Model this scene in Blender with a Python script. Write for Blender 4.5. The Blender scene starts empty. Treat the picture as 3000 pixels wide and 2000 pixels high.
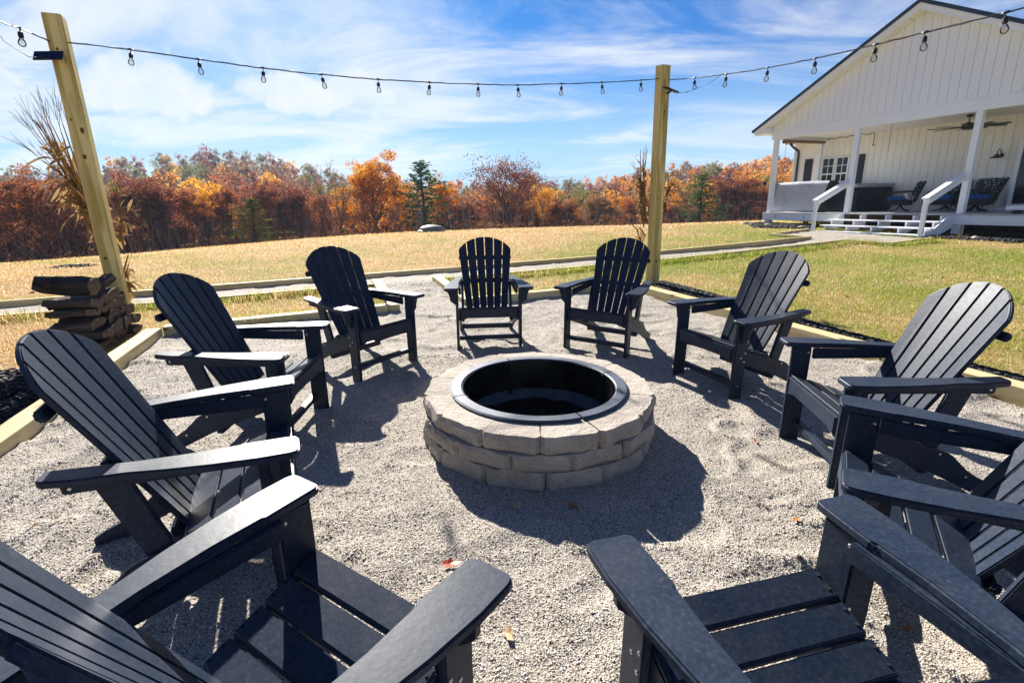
import bpy, bmesh, math, random
import numpy as np
from mathutils import Vector, Matrix, noise as mnoise

random.seed(7)
RNG = np.random.default_rng(11)
rad = math.radians
scene = bpy.context.scene
COL = scene.collection

# ------------------------------------------------------------------ camera
cam_d = bpy.data.cameras.new('camera')
cam = bpy.data.objects.new('camera', cam_d)
COL.objects.link(cam)
scene.camera = cam
EYE = Vector((0, 0, 1.288))
pitch, roll = rad(15.42), rad(-1.45)
fwd = Vector((0, math.cos(pitch), -math.sin(pitch)))
r0 = Vector((1, 0, 0)); u0 = r0.cross(fwd)
cr, sr = math.cos(roll), math.sin(roll)
cR = r0 * cr + u0 * sr
cU = u0 * cr - r0 * sr
cam.matrix_world = Matrix(((cR.x, cU.x, -fwd.x, EYE.x), (cR.y, cU.y, -fwd.y, EYE.y),
                           (cR.z, cU.z, -fwd.z, EYE.z), (0, 0, 0, 1)))
cam_d.sensor_width = 36
cam_d.lens = 36 * 1470.2 / 3000
cam_d.clip_start = 0.05
cam_d.clip_end = 6000

# ------------------------------------------------------------------ world, sun, exposure
SUN_AZ, SUN_EL = rad(-22.0), rad(30.5)       # azimuth from +Y towards +X
world = bpy.data.worlds.new('World')
scene.world = world
world.use_nodes = True
wt = world.node_tree
wt.nodes.clear()


def wn(kind, **kw):
    n = wt.nodes.new(kind)
    for k, v in kw.items():
        setattr(n, k, v)
    return n


def wmath(op, a, b=None, c=None, clamp=False):
    n = wn('ShaderNodeMath', operation=op, use_clamp=clamp)
    for i, v in enumerate((a, b, c)):
        if v is None:
            continue
        if isinstance(v, (int, float)):
            n.inputs[i].default_value = v
        else:
            wt.links.new(v, n.inputs[i])
    return n.outputs[0]


def wrange(v, a, b, lo=0.0, hi=1.0):
    n = wn('ShaderNodeMapRange', interpolation_type='SMOOTHSTEP')
    wt.links.new(v, n.inputs[0])
    for i, x in enumerate((a, b, lo, hi)):
        n.inputs[i + 1].default_value = x
    return n.outputs[0]


def wnoise(vec, scale, detail, rough, dist=0.0):
    n = wn('ShaderNodeTexNoise')
    wt.links.new(vec, n.inputs['Vector'])
    n.inputs['Scale'].default_value = scale
    n.inputs['Detail'].default_value = detail
    n.inputs['Roughness'].default_value = rough
    n.inputs['Distortion'].default_value = dist
    return n.outputs[0]


sky = wn('ShaderNodeTexSky', sky_type='NISHITA', sun_disc=False)
sky.sun_elevation = SUN_EL
sky.sun_rotation = SUN_AZ
sky.altitude = 250
sky.air_density = 1.0
sky.dust_density = 0.35
sky.ozone_density = 2.2
# the camera's rendering of the sky: highlights near the sun rolled off, blue deepened


def wvec(op, a, b):
    n = wn('ShaderNodeVectorMath', operation=op)
    for i, v in enumerate((a, b)):
        if isinstance(v, tuple):
            n.inputs[i].default_value = v
        else:
            wt.links.new(v, n.inputs[i])
    return n.outputs[0]


sc1 = wvec('MULTIPLY', sky.outputs[0], (0.1, 0.1, 0.1))
roll_ = wvec('DIVIDE', sc1, wvec('ADD', sc1, (1.0, 1.0, 1.0)))
gam = wn('ShaderNodeGamma')
gam.inputs['Gamma'].default_value = 1.7
wt.links.new(roll_, gam.inputs['Color'])
skyc = wvec('MULTIPLY', gam.outputs[0], (1.45, 7.8, 15.6))
tc = wn('ShaderNodeTexCoord')
sep = wn('ShaderNodeSeparateXYZ')
wt.links.new(tc.outputs['Generated'], sep.inputs[0])
# cloud layer coordinates: the sky sphere flattened onto a layer overhead
den = wmath('ADD', wmath('MAXIMUM', sep.outputs[2], 0.0), 0.16)
cx = wmath('DIVIDE', sep.outputs[0], den)
cy = wmath('DIVIDE', sep.outputs[1], den)
comb = wn('ShaderNodeCombineXYZ')
wt.links.new(cx, comb.inputs[0]); wt.links.new(cy, comb.inputs[1])


def wdot(d):
    n = wn('ShaderNodeVectorMath', operation='DOT_PRODUCT')
    wt.links.new(tc.outputs['Generated'], n.inputs[0])
    n.inputs[1].default_value = d
    return n.outputs['Value']


def sdir(az, el):
    a, e = rad(az), rad(el)
    return (math.sin(a) * math.cos(e), math.cos(a) * math.cos(e), math.sin(e))


# wispy high cloud, in streaks
mp = wn('ShaderNodeMapping')
mp.inputs['Rotation'].default_value = (0, 0, rad(40))
mp.inputs['Scale'].default_value = (0.50, 1.05, 1.0)
mp.inputs['Location'].default_value = (4.2, 3.1, 0)
wt.links.new(comb.outputs[0], mp.inputs[0])
wisp = wnoise(mp.outputs[0], 1.45, 10, 0.62, 0.8)
veil = wnoise(comb.outputs[0], 0.62, 3, 0.5, 0.2)
bank = wrange(wdot(sdir(-36, 6)), 0.78, 0.975)      # cloud thickens low on the left
bank_r = wrange(wdot(sdir(27, 14)), 0.90, 0.99)
cover = wmath('ADD', wmath('MULTIPLY', wmath('SUBTRACT', veil, 0.5), 0.50), wmath('ADD', wmath('MULTIPLY', bank, 0.22), wmath('MULTIPLY', bank_r, 0.14)))
wsum = wmath('ADD', wisp, cover)
wmask = wmath('MULTIPLY', wrange(wsum, 0.47, 0.82), 0.86)
# heaped cloud on the left, flat below and billowing above
puff_c = wnoise(tc.outputs['Generated'], 8.5, 7, 0.46, 0.1)
tops = wrange(sep.outputs[2], 0.275, 0.19)
base_ = wrange(sep.outputs[2], 0.10, 0.19)
side_ = wrange(wdot(sdir(-28, 12.0)), 0.935, 0.985)
heap = wmath('MULTIPLY', wmath('MULTIPLY', tops, side_), base_)
psum = wmath('ADD', puff_c, wmath('MULTIPLY', wmath('SUBTRACT', heap, 1.0), 0.36))
shade_ = wrange(wnoise(tc.outputs['Generated'], 17.0, 5, 0.6, 0.3), 0.30, 0.66, 0.74, 1.0)
pmask = wmath('MULTIPLY', wmath('MULTIPLY', wrange(psum, 0.315, 0.455), shade_), 0.94)
cmask = wmath('MAXIMUM', wmask, pmask)
horizon = wmath('MULTIPLY', wrange(sep.outputs[2], 0.30, 0.0), 0.80)
mixh = wn('ShaderNodeMix', data_type='RGBA')
wt.links.new(horizon, mixh.inputs[0])
wt.links.new(skyc, mixh.inputs[6])
mixh.inputs[7].default_value = (2.75, 3.7, 4.5, 1)
mixc = wn('ShaderNodeMix', data_type='RGBA')
wt.links.new(cmask, mixc.inputs[0])
wt.links.new(mixh.outputs[2], mixc.inputs[6])
mixc.inputs[7].default_value = (4.3, 4.4, 4.55, 1)
bg = wn('ShaderNodeBackground')
bg.inputs['Strength'].default_value = 0.085
wt.links.new(mixc.outputs[2], bg.inputs['Color'])
wo = wn('ShaderNodeOutputWorld')
wt.links.new(bg.outputs[0], wo.inputs[0])

sun_d = bpy.data.lights.new('sun', 'SUN')
sun_d.energy = 5.0
sun_d.angle = rad(0.53)
sun_d.color = (1.0, 0.945, 0.86)
sun = bpy.data.objects.new('sun', sun_d)
COL.objects.link(sun)
SUNV = Vector((math.sin(SUN_AZ) * math.cos(SUN_EL), math.cos(SUN_AZ) * math.cos(SUN_EL), math.sin(SUN_EL)))
sun.rotation_euler = SUNV.to_track_quat('Z', 'Y').to_euler()
sun.location = (0, 0, 30)

vs = scene.view_settings
vs.view_transform = 'Standard'
vs.look = 'None'
vs.gamma = 1.0
vs.use_curve_mapping = False
vs.exposure = 1.36
scene.render.engine = 'CYCLES'
scene.cycles.use_denoising = True
scene.cycles.max_bounces = 7
scene.cycles.diffuse_bounces = 3
scene.cycles.glossy_bounces = 3
scene.cycles.transmission_bounces = 5
scene.cycles.transparent_max_bounces = 8
scene.cycles.volume_bounces = 0
scene.cycles.caustics_reflective = False
scene.cycles.caustics_refractive = False


# ------------------------------------------------------------------ materials
def newmat(name):
    m = bpy.data.materials.new(name)
    m.use_nodes = True
    t = m.node_tree
    t.nodes.clear()
    out = t.nodes.new('ShaderNodeOutputMaterial')
    p = t.nodes.new('ShaderNodeBsdfPrincipled')
    t.links.new(p.outputs[0], out.inputs[0])
    return m, t, p, out


class NT:
    def __init__(s, t):
        s.t = t

    def n(s, kind, **kw):
        n = s.t.nodes.new(kind)
        for k, v in kw.items():
            setattr(n, k, v)
        return n

    def put(s, sock, v):
        if hasattr(v, 'node'):
            s.t.links.new(v, sock)
        elif isinstance(v, tuple) and len(v) == 3 and sock.type == 'RGBA':
            sock.default_value = (*v, 1)
        else:
            sock.default_value = v

    def math(s, op, a, b=0.0, clamp=False):
        n = s.n('ShaderNodeMath', operation=op, use_clamp=clamp)
        s.put(n.inputs[0], a); s.put(n.inputs[1], b)
        return n.outputs[0]

    def pos(s):
        return s.n('ShaderNodeNewGeometry').outputs['Position']

    def island(s):
        return s.n('ShaderNodeNewGeometry').outputs['Random Per Island']

    def obj(s):
        return s.n('ShaderNodeTexCoord').outputs['Object']

    def orand(s):
        return s.n('ShaderNodeObjectInfo').outputs['Random']

    def mapping(s, vec, scale=(1, 1, 1), loc=(0, 0, 0), rot=(0, 0, 0)):
        n = s.n('ShaderNodeMapping')
        s.put(n.inputs['Vector'], vec)
        n.inputs['Scale'].default_value = scale
        n.inputs['Rotation'].default_value = rot
        s.put(n.inputs['Location'], loc)
        return n.outputs[0]

    def noise(s, vec, scale, detail=4, rough=0.55, dist=0.0):
        n = s.n('ShaderNodeTexNoise')
        s.put(n.inputs['Vector'], vec)
        n.inputs['Scale'].default_value = scale
        n.inputs['Detail'].default_value = detail
        n.inputs['Roughness'].default_value = rough
        n.inputs['Distortion'].default_value = dist
        return n.outputs[0]

    def voro(s, vec, scale, out='Color', feature='F1', rand=1.0):
        n = s.n('ShaderNodeTexVoronoi', feature=feature)
        s.put(n.inputs['Vector'], vec)
        n.inputs['Scale'].default_value = scale
        n.inputs['Randomness'].default_value = rand
        return n.outputs[out]

    def ramp(s, fac, stops, mode='LINEAR'):
        n = s.n('ShaderNodeValToRGB')
        n.color_ramp.interpolation = mode
        e = n.color_ramp.elements
        while len(e) < len(stops):
            e.new(0.5)
        for i, (p, c) in enumerate(stops):
            e[i].position = p
            e[i].color = (*c, 1) if isinstance(c, tuple) else (c, c, c, 1)
        s.put(n.inputs[0], fac)
        return n.outputs[0]

    def mix(s, fac, a, b, mode='MIX'):
        n = s.n('ShaderNodeMix', data_type='RGBA', blend_type=mode)
        s.put(n.inputs[0], fac); s.put(n.inputs[6], a); s.put(n.inputs[7], b)
        return n.outputs[2]

    def bump(s, h, strength=0.3, dist=0.01, normal=None):
        n = s.n('ShaderNodeBump')
        s.put(n.inputs['Height'], h)
        n.inputs['Strength'].default_value = strength
        n.inputs['Distance'].default_value = dist
        if normal is not None:
            s.put(n.inputs['Normal'], normal)
        return n.outputs[0]

    def attr(s, name):
        return s.n('ShaderNodeAttribute', attribute_name=name).outputs['Fac']


MAT = {}


def simple(name, c0, c1, rough=0.6, scale=12, spec=0.4, metal=0.0, bump=0.0, bdist=0.004, bscale=None, stretch=(1, 1, 1), rvar=0.1):
    m, t, p, o = newmat(name)
    k = NT(t)
    v = k.mapping(k.obj(), stretch)
    nz = k.noise(v, scale, 5, 0.6)
    col = k.ramp(nz, [(0.32, c0), (0.68, c1)])
    k.put(p.inputs['Base Color'], col)
    k.put(p.inputs['Roughness'], k.math('ADD', k.math('MULTIPLY', nz, rvar * 2), rough - rvar))
    p.inputs['Specular IOR Level'].default_value = spec
    p.inputs['Metallic'].default_value = metal
    if bump:
        k.put(p.inputs['Normal'], k.bump(k.noise(v, bscale or scale * 3, 5, 0.6), bump, bdist))
    MAT[name] = m
    return m


def mat_plastic():
    m, t, p, o = newmat('black_poly_lumber')
    k = NT(t)
    v = k.obj()
    wp = k.pos()
    g = k.noise(wp, 9, 6, 0.65)
    mott = k.noise(v, 95, 3, 0.6)
    streak = k.noise(k.mapping(v, (30, 5, 30)), 6, 4, 0.6)
    col = k.ramp(mott, [(0.30, (0.011, 0.019, 0.038)), (0.55, (0.020, 0.031, 0.054)), (0.78, (0.044, 0.058, 0.086))])
    # a little dust and pollen, blotchy, with a few pale specks
    specks = k.ramp(k.noise(wp, 260, 2, 0.5), [(0.70, 0.0), (0.78, 0.5)])
    dust = k.math('MULTIPLY', k.ramp(g, [(0.42, 0.0), (0.80, 0.07)]), k.ramp(streak, [(0.3, 0.4), (0.7, 1.0)]))
    col = k.mix(dust, col, (0.34, 0.32, 0.29))
    col = k.mix(k.math('MULTIPLY', specks, 0.35), col, (0.42, 0.41, 0.40))
    k.put(p.inputs['Base Color'], col)
    k.put(p.inputs['Roughness'], k.ramp(g, [(0.3, 0.40), (0.7, 0.47)]))
    p.inputs['Specular IOR Level'].default_value = 0.18
    h = k.math('ADD', k.noise(v, 48, 4, 0.55), k.math('MULTIPLY', mott, 0.22))
    k.put(p.inputs['Normal'], k.bump(h, 0.12, 0.0035))
    MAT['plastic'] = m


mat_plastic()
simple('knot_rim', (0.30, 0.17, 0.05), (0.40, 0.25, 0.08), 0.8, 40, 0.2)
simple('knot_heart', (0.05, 0.025, 0.01), (0.13, 0.065, 0.025), 0.8, 60, 0.2)
simple('steel_screw', (0.55, 0.55, 0.55), (0.7, 0.7, 0.7), 0.28, 60, 0.5, 1.0)
simple('hole', (0.004, 0.004, 0.004), (0.006, 0.006, 0.006), 0.9)


def mat_timber(name, a, b, c, knots=True):
    m, t, p, o = newmat(name)
    k = NT(t)
    off = k.n('ShaderNodeCombineXYZ')
    k.put(off.inputs[0], k.math('MULTIPLY', k.orand(), 37.0))
    k.put(off.inputs[1], k.math('MULTIPLY', k.orand(), 11.0))
    v = k.mapping(k.obj(), (0.55, 7.0, 7.0), off.outputs[0])
    wav = k.n('ShaderNodeTexWave', wave_type='BANDS', bands_direction='Y', wave_profile='SIN')
    k.put(wav.inputs['Vector'], v)
    wav.inputs['Scale'].default_value = 1.7
    wav.inputs['Distortion'].default_value = 7.5
    wav.inputs['Detail'].default_value = 3
    wav.inputs['Detail Scale'].default_value = 0.8
    grain = k.noise(k.mapping(k.obj(), (1.2, 60, 60), off.outputs[0]), 2.2, 4, 0.6)
    blot = k.noise(k.mapping(k.obj(), (1.2, 4, 4), off.outputs[0]), 1.6, 3, 0.6)
    col = k.ramp(wav.outputs['Fac'], [(0.15, a), (0.75, b)])
    col = k.mix(k.math('MULTIPLY', grain, 0.35), col, c)
    col = k.mix(k.ramp(blot, [(0.45, 0.0), (0.75, 0.55)]), col, (a[0] * 0.75, a[1] * 0.85, a[2] * 0.6))
    if knots:
        kd = k.voro(k.mapping(k.obj(), (1.9, 5.2, 5.2), off.outputs[0]), 1.5, 'Distance')
        col = k.mix(k.ramp(kd, [(0.07, 0.95), (0.11, 0.45), (0.19, 0.0)]), col, (0.10, 0.045, 0.015))
    k.put(p.inputs['Base Color'], col)
    p.inputs['Roughness'].default_value = 0.72
    p.inputs['Specular IOR Level'].default_value = 0.25
    k.put(p.inputs['Normal'], k.bump(k.math('ADD', grain, k.math('MULTIPLY', wav.outputs['Fac'], 0.5)), 0.25, 0.004))
    MAT[name] = m


mat_timber('treated_pine', (0.45, 0.30, 0.07), (0.80, 0.64, 0.25), (0.82, 0.69, 0.34))
mat_timber('edging_pine', (0.47, 0.35, 0.16), (0.66, 0.54, 0.29), (0.70, 0.60, 0.37), True)


def mat_gravel(name, inst):
    m, t, p, o = newmat(name)
    k = NT(t)
    if inst:
        f = k.island()
        col = k.ramp(f, [(0.0, (0.172, 0.133, 0.103)), (0.14, (0.344, 0.297, 0.237)), (0.38, (0.464, 0.421, 0.353)),
                         (0.62, (0.550, 0.520, 0.456)), (0.82, (0.636, 0.593, 0.516)), (0.94, (0.722, 0.697, 0.662)), (1.0, (0.447, 0.284, 0.172))])
        k.put(p.inputs['Base Color'], col)
        p.inputs['Roughness'].default_value = 0.75
        p.inputs['Specular IOR Level'].default_value = 0.3
    else:
        pos = k.pos()
        warp = k.mix(0.06, pos, k.n('ShaderNodeTexNoise').outputs['Color'])
        cell = k.n('ShaderNodeSeparateColor')
        k.put(cell.inputs[0], k.voro(pos, 190, 'Color'))
        d = k.voro(pos, 190, 'Distance')
        big = k.noise(pos, 2.6, 4, 0.6)
        col = k.ramp(cell.outputs[0], [(0.0, (0.206, 0.163, 0.129)), (0.25, (0.396, 0.348, 0.280)), (0.5, (0.533, 0.482, 0.400)),
                                       (0.75, (0.619, 0.576, 0.499)), (1.0, (0.705, 0.654, 0.593))])
        col = k.mix(k.ramp(d, [(0.45, 0.0), (0.75, 0.8)]), col, (0.086, 0.073, 0.060))
        col = k.mix(k.ramp(big, [(0.35, 0.0), (0.7, 0.32)]), col, (0.404, 0.344, 0.288))
        k.put(p.inputs['Base Color'], col)
        p.inputs['Roughness'].default_value = 0.85
        p.inputs['Specular IOR Level'].default_value = 0.2
        h = k.math('ADD', k.math('MULTIPLY', d, -1.0), k.math('MULTIPLY', cell.outputs[1], 0.6))
        h2 = k.noise(pos, 34, 5, 0.65)
        k.put(p.inputs['Normal'], k.bump(h, 0.7, 0.004, k.bump(h2, 0.45, 0.015)))
    MAT[name] = m


mat_gravel('gravel_bed', False)
mat_gravel('gravel_grain', True)


def mat_lawn():
    m, t, p, o = newmat('lawn_ground')
    k = NT(t)
    pos = k.pos()
    gr = k.attr('green')
    fine = k.noise(k.mapping(pos, (1, 1, 0.3)), 26, 6, 0.7)
    mid = k.noise(pos, 3.2, 5, 0.65)
    tan = k.ramp(fine, [(0.25, (0.195, 0.111, 0.052)), (0.5, (0.429, 0.280, 0.130)), (0.75, (0.728, 0.546, 0.299))])
    grn = k.ramp(fine, [(0.25, (0.072, 0.091, 0.018)), (0.5, (0.182, 0.215, 0.042)), (0.75, (0.416, 0.403, 0.124))])
    f = k.math('ADD', gr, k.math('MULTIPLY', k.math('SUBTRACT', mid, 0.5), 1.2), True)
    col = k.mix(f, tan, grn)
    forest = k.attr('forest')
    col = k.mix(forest, col, k.ramp(fine, [(0.3, (0.07, 0.038, 0.018)), (0.7, (0.20, 0.11, 0.05))]))
    k.put(p.inputs['Base Color'], col)
    p.inputs['Roughness'].default_value = 0.9
    p.inputs['Specular IOR Level'].default_value = 0.1
    k.put(p.inputs['Normal'], k.bump(fine, 0.8, 0.05))
    MAT['lawn'] = m
    # blades
    m, t, p, o = newmat('grass_blade')
    k = NT(t)
    gr = k.attr('green')
    isl = k.island()
    tan = k.ramp(isl, [(0.0, (0.374, 0.187, 0.077)), (0.35, (0.583, 0.363, 0.154)), (0.7, (0.781, 0.572, 0.297)), (1.0, (0.920, 0.803, 0.550))])
    grn = k.ramp(isl, [(0.0, (0.110, 0.154, 0.020)), (0.4, (0.242, 0.308, 0.037)), (0.75, (0.418, 0.451, 0.066)), (1.0, (0.638, 0.594, 0.176))])
    col = k.mix(gr, tan, grn)
    t.nodes.remove(p)
    df = t.nodes.new('ShaderNodeBsdfDiffuse')
    tr = t.nodes.new('ShaderNodeBsdfTranslucent')
    k.put(df.inputs[0], col)
    k.put(tr.inputs[0], col)
    mx = t.nodes.new('ShaderNodeMixShader')
    mx.inputs[0].default_value = 0.5
    t.links.new(df.outputs[0], mx.inputs[1]); t.links.new(tr.outputs[0], mx.inputs[2])
    t.links.new(mx.outputs[0], o.inputs[0])
    MAT['blade'] = m


mat_lawn()


def mat_leaf(name, stops, trans=0.5, rough=0.55):
    m, t, p, o = newmat(name)
    k = NT(t)
    isl = k.island()
    big = k.noise(k.pos(), 0.55, 3, 0.6)
    f = k.math('ADD', k.math('MULTIPLY', isl, 0.55), k.math('MULTIPLY', k.math('SUBTRACT', big, 0.28), 1.05), True)
    col = k.ramp(f, stops)
    t.nodes.remove(p)
    df = t.nodes.new('ShaderNodeBsdfDiffuse')
    tr = t.nodes.new('ShaderNodeBsdfTranslucent')
    k.put(df.inputs[0], col)
    k.put(tr.inputs[0], col)
    mx = t.nodes.new('ShaderNodeMixShader')
    mx.inputs[0].default_value = trans
    t.links.new(df.outputs[0], mx.inputs[1]); t.links.new(tr.outputs[0], mx.inputs[2])
    t.links.new(mx.outputs[0], o.inputs[0])
    MAT[name] = m


mat_leaf('leaf_rust', [(0.0, (0.108, 0.038, 0.025)), (0.45, (0.302, 0.098, 0.046)), (0.8, (0.519, 0.198, 0.072)), (1.0, (0.663, 0.325, 0.125))])
mat_leaf('leaf_darkred', [(0.0, (0.084, 0.031, 0.028)), (0.5, (0.221, 0.070, 0.045)), (0.85, (0.385, 0.139, 0.065)), (1.0, (0.513, 0.244, 0.096))])
mat_leaf('leaf_orange', [(0.0, (0.263, 0.084, 0.017)), (0.4, (0.575, 0.206, 0.024)), (0.75, (0.810, 0.381, 0.034)), (1.0, (0.810, 0.579, 0.068))])
mat_leaf('leaf_gold', [(0.0, (0.411, 0.181, 0.019)), (0.45, (0.724, 0.350, 0.030)), (1.0, (0.920, 0.580, 0.085))])
mat_leaf('leaf_brown', [(0.0, (0.130, 0.064, 0.034)), (0.5, (0.290, 0.153, 0.068)), (1.0, (0.489, 0.290, 0.137))])
mat_leaf('leaf_olive', [(0.0, (0.077, 0.077, 0.023)), (0.5, (0.210, 0.196, 0.045)), (1.0, (0.475, 0.391, 0.098))])
mat_leaf('needle_green', [(0.0, (0.026, 0.061, 0.026)), (0.5, (0.068, 0.146, 0.052)), (1.0, (0.181, 0.278, 0.079))], 0.25)
mat_leaf('needle_yellow', [(0.0, (0.057, 0.067, 0.017)), (0.5, (0.158, 0.155, 0.032)), (1.0, (0.285, 0.243, 0.055))], 0.25)
mat_leaf('husk', [(0.0, (0.155, 0.070, 0.022)), (0.4, (0.295, 0.169, 0.066)), (0.75, (0.421, 0.295, 0.155)), (1.0, (0.520, 0.436, 0.311))], 0.35)
mat_leaf('dry_stalk', [(0.0, (0.10, 0.05, 0.02)), (0.5, (0.24, 0.13, 0.05)), (1.0, (0.40, 0.25, 0.11))], 0.1)
mat_leaf('brush_twig', [(0.0, (0.07, 0.03, 0.018)), (0.5, (0.17, 0.075, 0.035)), (1.0, (0.30, 0.15, 0.06))], 0.4)
simple('bark', (0.045, 0.035, 0.028), (0.13, 0.105, 0.085), 0.9, 3, 0.1, stretch=(3, 3, 0.7), bump=0.4, bdist=0.05)
simple('bark_grey', (0.13, 0.115, 0.10), (0.27, 0.245, 0.22), 0.9, 3, 0.1, stretch=(3, 3, 0.7), bump=0.3, bdist=0.05)
simple('mulch', (0.008, 0.008, 0.009), (0.03, 0.029, 0.03), 0.75, 40, 0.35)
simple('white_paint', (0.80, 0.83, 0.89), (0.85, 0.87, 0.91), 0.5, 2.5, 0.4, rvar=0.06)
simple('white_siding', (0.80, 0.83, 0.89), (0.85, 0.87, 0.91), 0.45, 1.5, 0.4, rvar=0.05)
simple('porch_siding', (0.82, 0.81, 0.77), (0.87, 0.86, 0.83), 0.45, 1.5, 0.4, rvar=0.05)
simple('soffit', (0.76, 0.75, 0.72), (0.82, 0.81, 0.78), 0.5, 2, 0.4)
simple('deck_grey', (0.47, 0.47, 0.47), (0.60, 0.60, 0.60), 0.6, 5, 0.3, stretch=(1, 6, 1))
simple('roof_metal', (0.018, 0.028, 0.042), (0.03, 0.042, 0.06), 0.35, 3, 0.5, 0.3)
simple('black_metal', (0.008, 0.008, 0.009), (0.018, 0.018, 0.019), 0.42, 20, 0.5)
simple('shutter_blue', (0.012, 0.018, 0.026), (0.02, 0.028, 0.038), 0.5, 8, 0.4)
simple('dark_cabinet', (0.010, 0.014, 0.018), (0.018, 0.023, 0.028), 0.5, 6, 0.4)
simple('grey_lid', (0.34, 0.36, 0.38), (0.44, 0.46, 0.48), 0.6, 5, 0.3)
simple('grey_cover', (0.37, 0.40, 0.47), (0.47, 0.50, 0.57), 0.6, 4, 0.35, bump=0.5, bdist=0.03, bscale=5)
simple('cover_trim', (0.012, 0.014, 0.02), (0.025, 0.028, 0.036), 0.6, 8, 0.3)
simple('wicker', (0.010, 0.009, 0.009), (0.028, 0.025, 0.023), 0.55, 60, 0.4, bump=0.6, bdist=0.01, bscale=90)
simple('blue_cushion', (0.025, 0.10, 0.34), (0.04, 0.15, 0.44), 0.8, 6, 0.2)
simple('white_pillow', (0.72, 0.70, 0.66), (0.80, 0.78, 0.75), 0.85, 6, 0.2)
simple('bamboo_blind', (0.13, 0.075, 0.04), (0.22, 0.14, 0.075), 0.7, 30, 0.3, stretch=(1, 1, 6))
simple('under_deck_shade', (0.05, 0.035, 0.022), (0.11, 0.075, 0.05), 0.95, 9, 0.1, bump=0.6, bdist=0.02)  # dark tone standing in for the shade under the deck
simple('terracotta', (0.30, 0.12, 0.06), (0.40, 0.18, 0.09), 0.7, 9, 0.3)
simple('pale_stone', (0.46, 0.33, 0.25), (0.62, 0.48, 0.38), 0.8, 7, 0.2, bump=0.4, bdist=0.02)
simple('green_plastic', (0.10, 0.13, 0.10), (0.17, 0.20, 0.16), 0.5, 6, 0.4)
simple('plant_green', (0.03, 0.09, 0.02), (0.08, 0.18, 0.04), 0.5, 14, 0.4)
simple('cable', (0.006, 0.006, 0.007), (0.012, 0.012, 0.012), 0.5, 30, 0.4)
simple('fallen_leaf', (0.30, 0.10, 0.03), (0.52, 0.22, 0.06), 0.6, 30, 0.3)
simple('fallen_leaf_red', (0.48, 0.06, 0.02), (0.60, 0.12, 0.03), 0.5, 30, 0.35)
simple('fallen_leaf_tan', (0.42, 0.27, 0.13), (0.62, 0.45, 0.26), 0.7, 30, 0.3)
simple('ring_steel', (0.045, 0.055, 0.075), (0.11, 0.125, 0.155), 0.5, 9, 0.5, 0.2, bump=0.08, bdist=0.004, rvar=0.10)
simple('ring_inner', (0.010, 0.010, 0.010), (0.035, 0.033, 0.024), 0.30, 6, 0.5, 0.5, rvar=0.12)
simple('ring_skylit', (0.07, 0.10, 0.14), (0.14, 0.18, 0.22), 0.5, 9, 0.4)  # bluish tone: skylight on the base ring put into its colour
simple('ash', (0.006, 0.006, 0.006), (0.035, 0.032, 0.029), 0.95, 22, 0.1, bump=1.0, bdist=0.03)
simple('log_end', (0.06, 0.045, 0.036), (0.20, 0.15, 0.115), 0.9, 14, 0.1, bump=0.5, bdist=0.01, stretch=(0.4, 3, 3))
simple('log_bark', (0.010, 0.009, 0.009), (0.085, 0.068, 0.058), 0.9, 9, 0.15, bump=1.0, bdist=0.02, stretch=(0.5, 3, 3), bscale=14)
simple('log_split', (0.032, 0.025, 0.021), (0.155, 0.118, 0.095), 0.9, 7, 0.15, bump=0.9, bdist=0.012, stretch=(0.3, 4, 4), bscale=16)


def mat_block():
    m, t, p, o = newmat('concrete_block')
    k = NT(t)
    v = k.pos()
    rnd = k.orand()
    a = k.noise(v, 7, 5, 0.65)
    speck = k.noise(v, 120, 3, 0.8)
    col = k.ramp(a, [(0.3, (0.40, 0.345, 0.275)), (0.7, (0.62, 0.56, 0.475))])
    col = k.mix(k.math('MULTIPLY', rnd, 0.55), col, (0.56, 0.49, 0.41))
    col = k.mix(k.ramp(speck, [(0.30, 0.85), (0.44, 0.0)]), col, (0.10, 0.08, 0.062))
    col = k.mix(k.ramp(speck, [(0.58, 0.0), (0.72, 0.8)]), col, (0.74, 0.70, 0.64))
    stain = k.ramp(k.noise(v, 3.1, 4, 0.6), [(0.52, 0.0), (0.72, 0.35)])
    col = k.mix(stain, col, (0.20, 0.16, 0.125))
    k.put(p.inputs['Base Color'], col)
    p.inputs['Roughness'].default_value = 0.88
    p.inputs['Specular IOR Level'].default_value = 0.2
    k.put(p.inputs['Normal'], k.bump(speck, 0.8, 0.006, k.bump(k.noise(v, 34, 5, 0.7), 0.8, 0.016)))
    MAT['block'] = m


mat_block()


def mat_pattern():
    m, t, p, o = newmat('patterned_cushion')
    k = NT(t)
    d = k.voro(k.obj(), 16, 'Distance')
    col = k.ramp(d, [(0.28, (0.46, 0.47, 0.42)), (0.36, (0.035, 0.06, 0.085)), (0.62, (0.018, 0.03, 0.042))])
    k.put(p.inputs['Base Color'], col)
    p.inputs['Roughness'].default_value = 0.85
    MAT['pattern'] = m


mat_pattern()


def mat_glass(name, tint, rough, alpha):
    m, t, p, o = newmat(name)
    p.inputs['Base Color'].default_value = (*tint, 1)
    p.inputs['Roughness'].default_value = rough
    p.inputs['IOR'].default_value = 1.12 if alpha else 1.45
    p.inputs['Transmission Weight'].default_value = alpha
    MAT[name] = m


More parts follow.
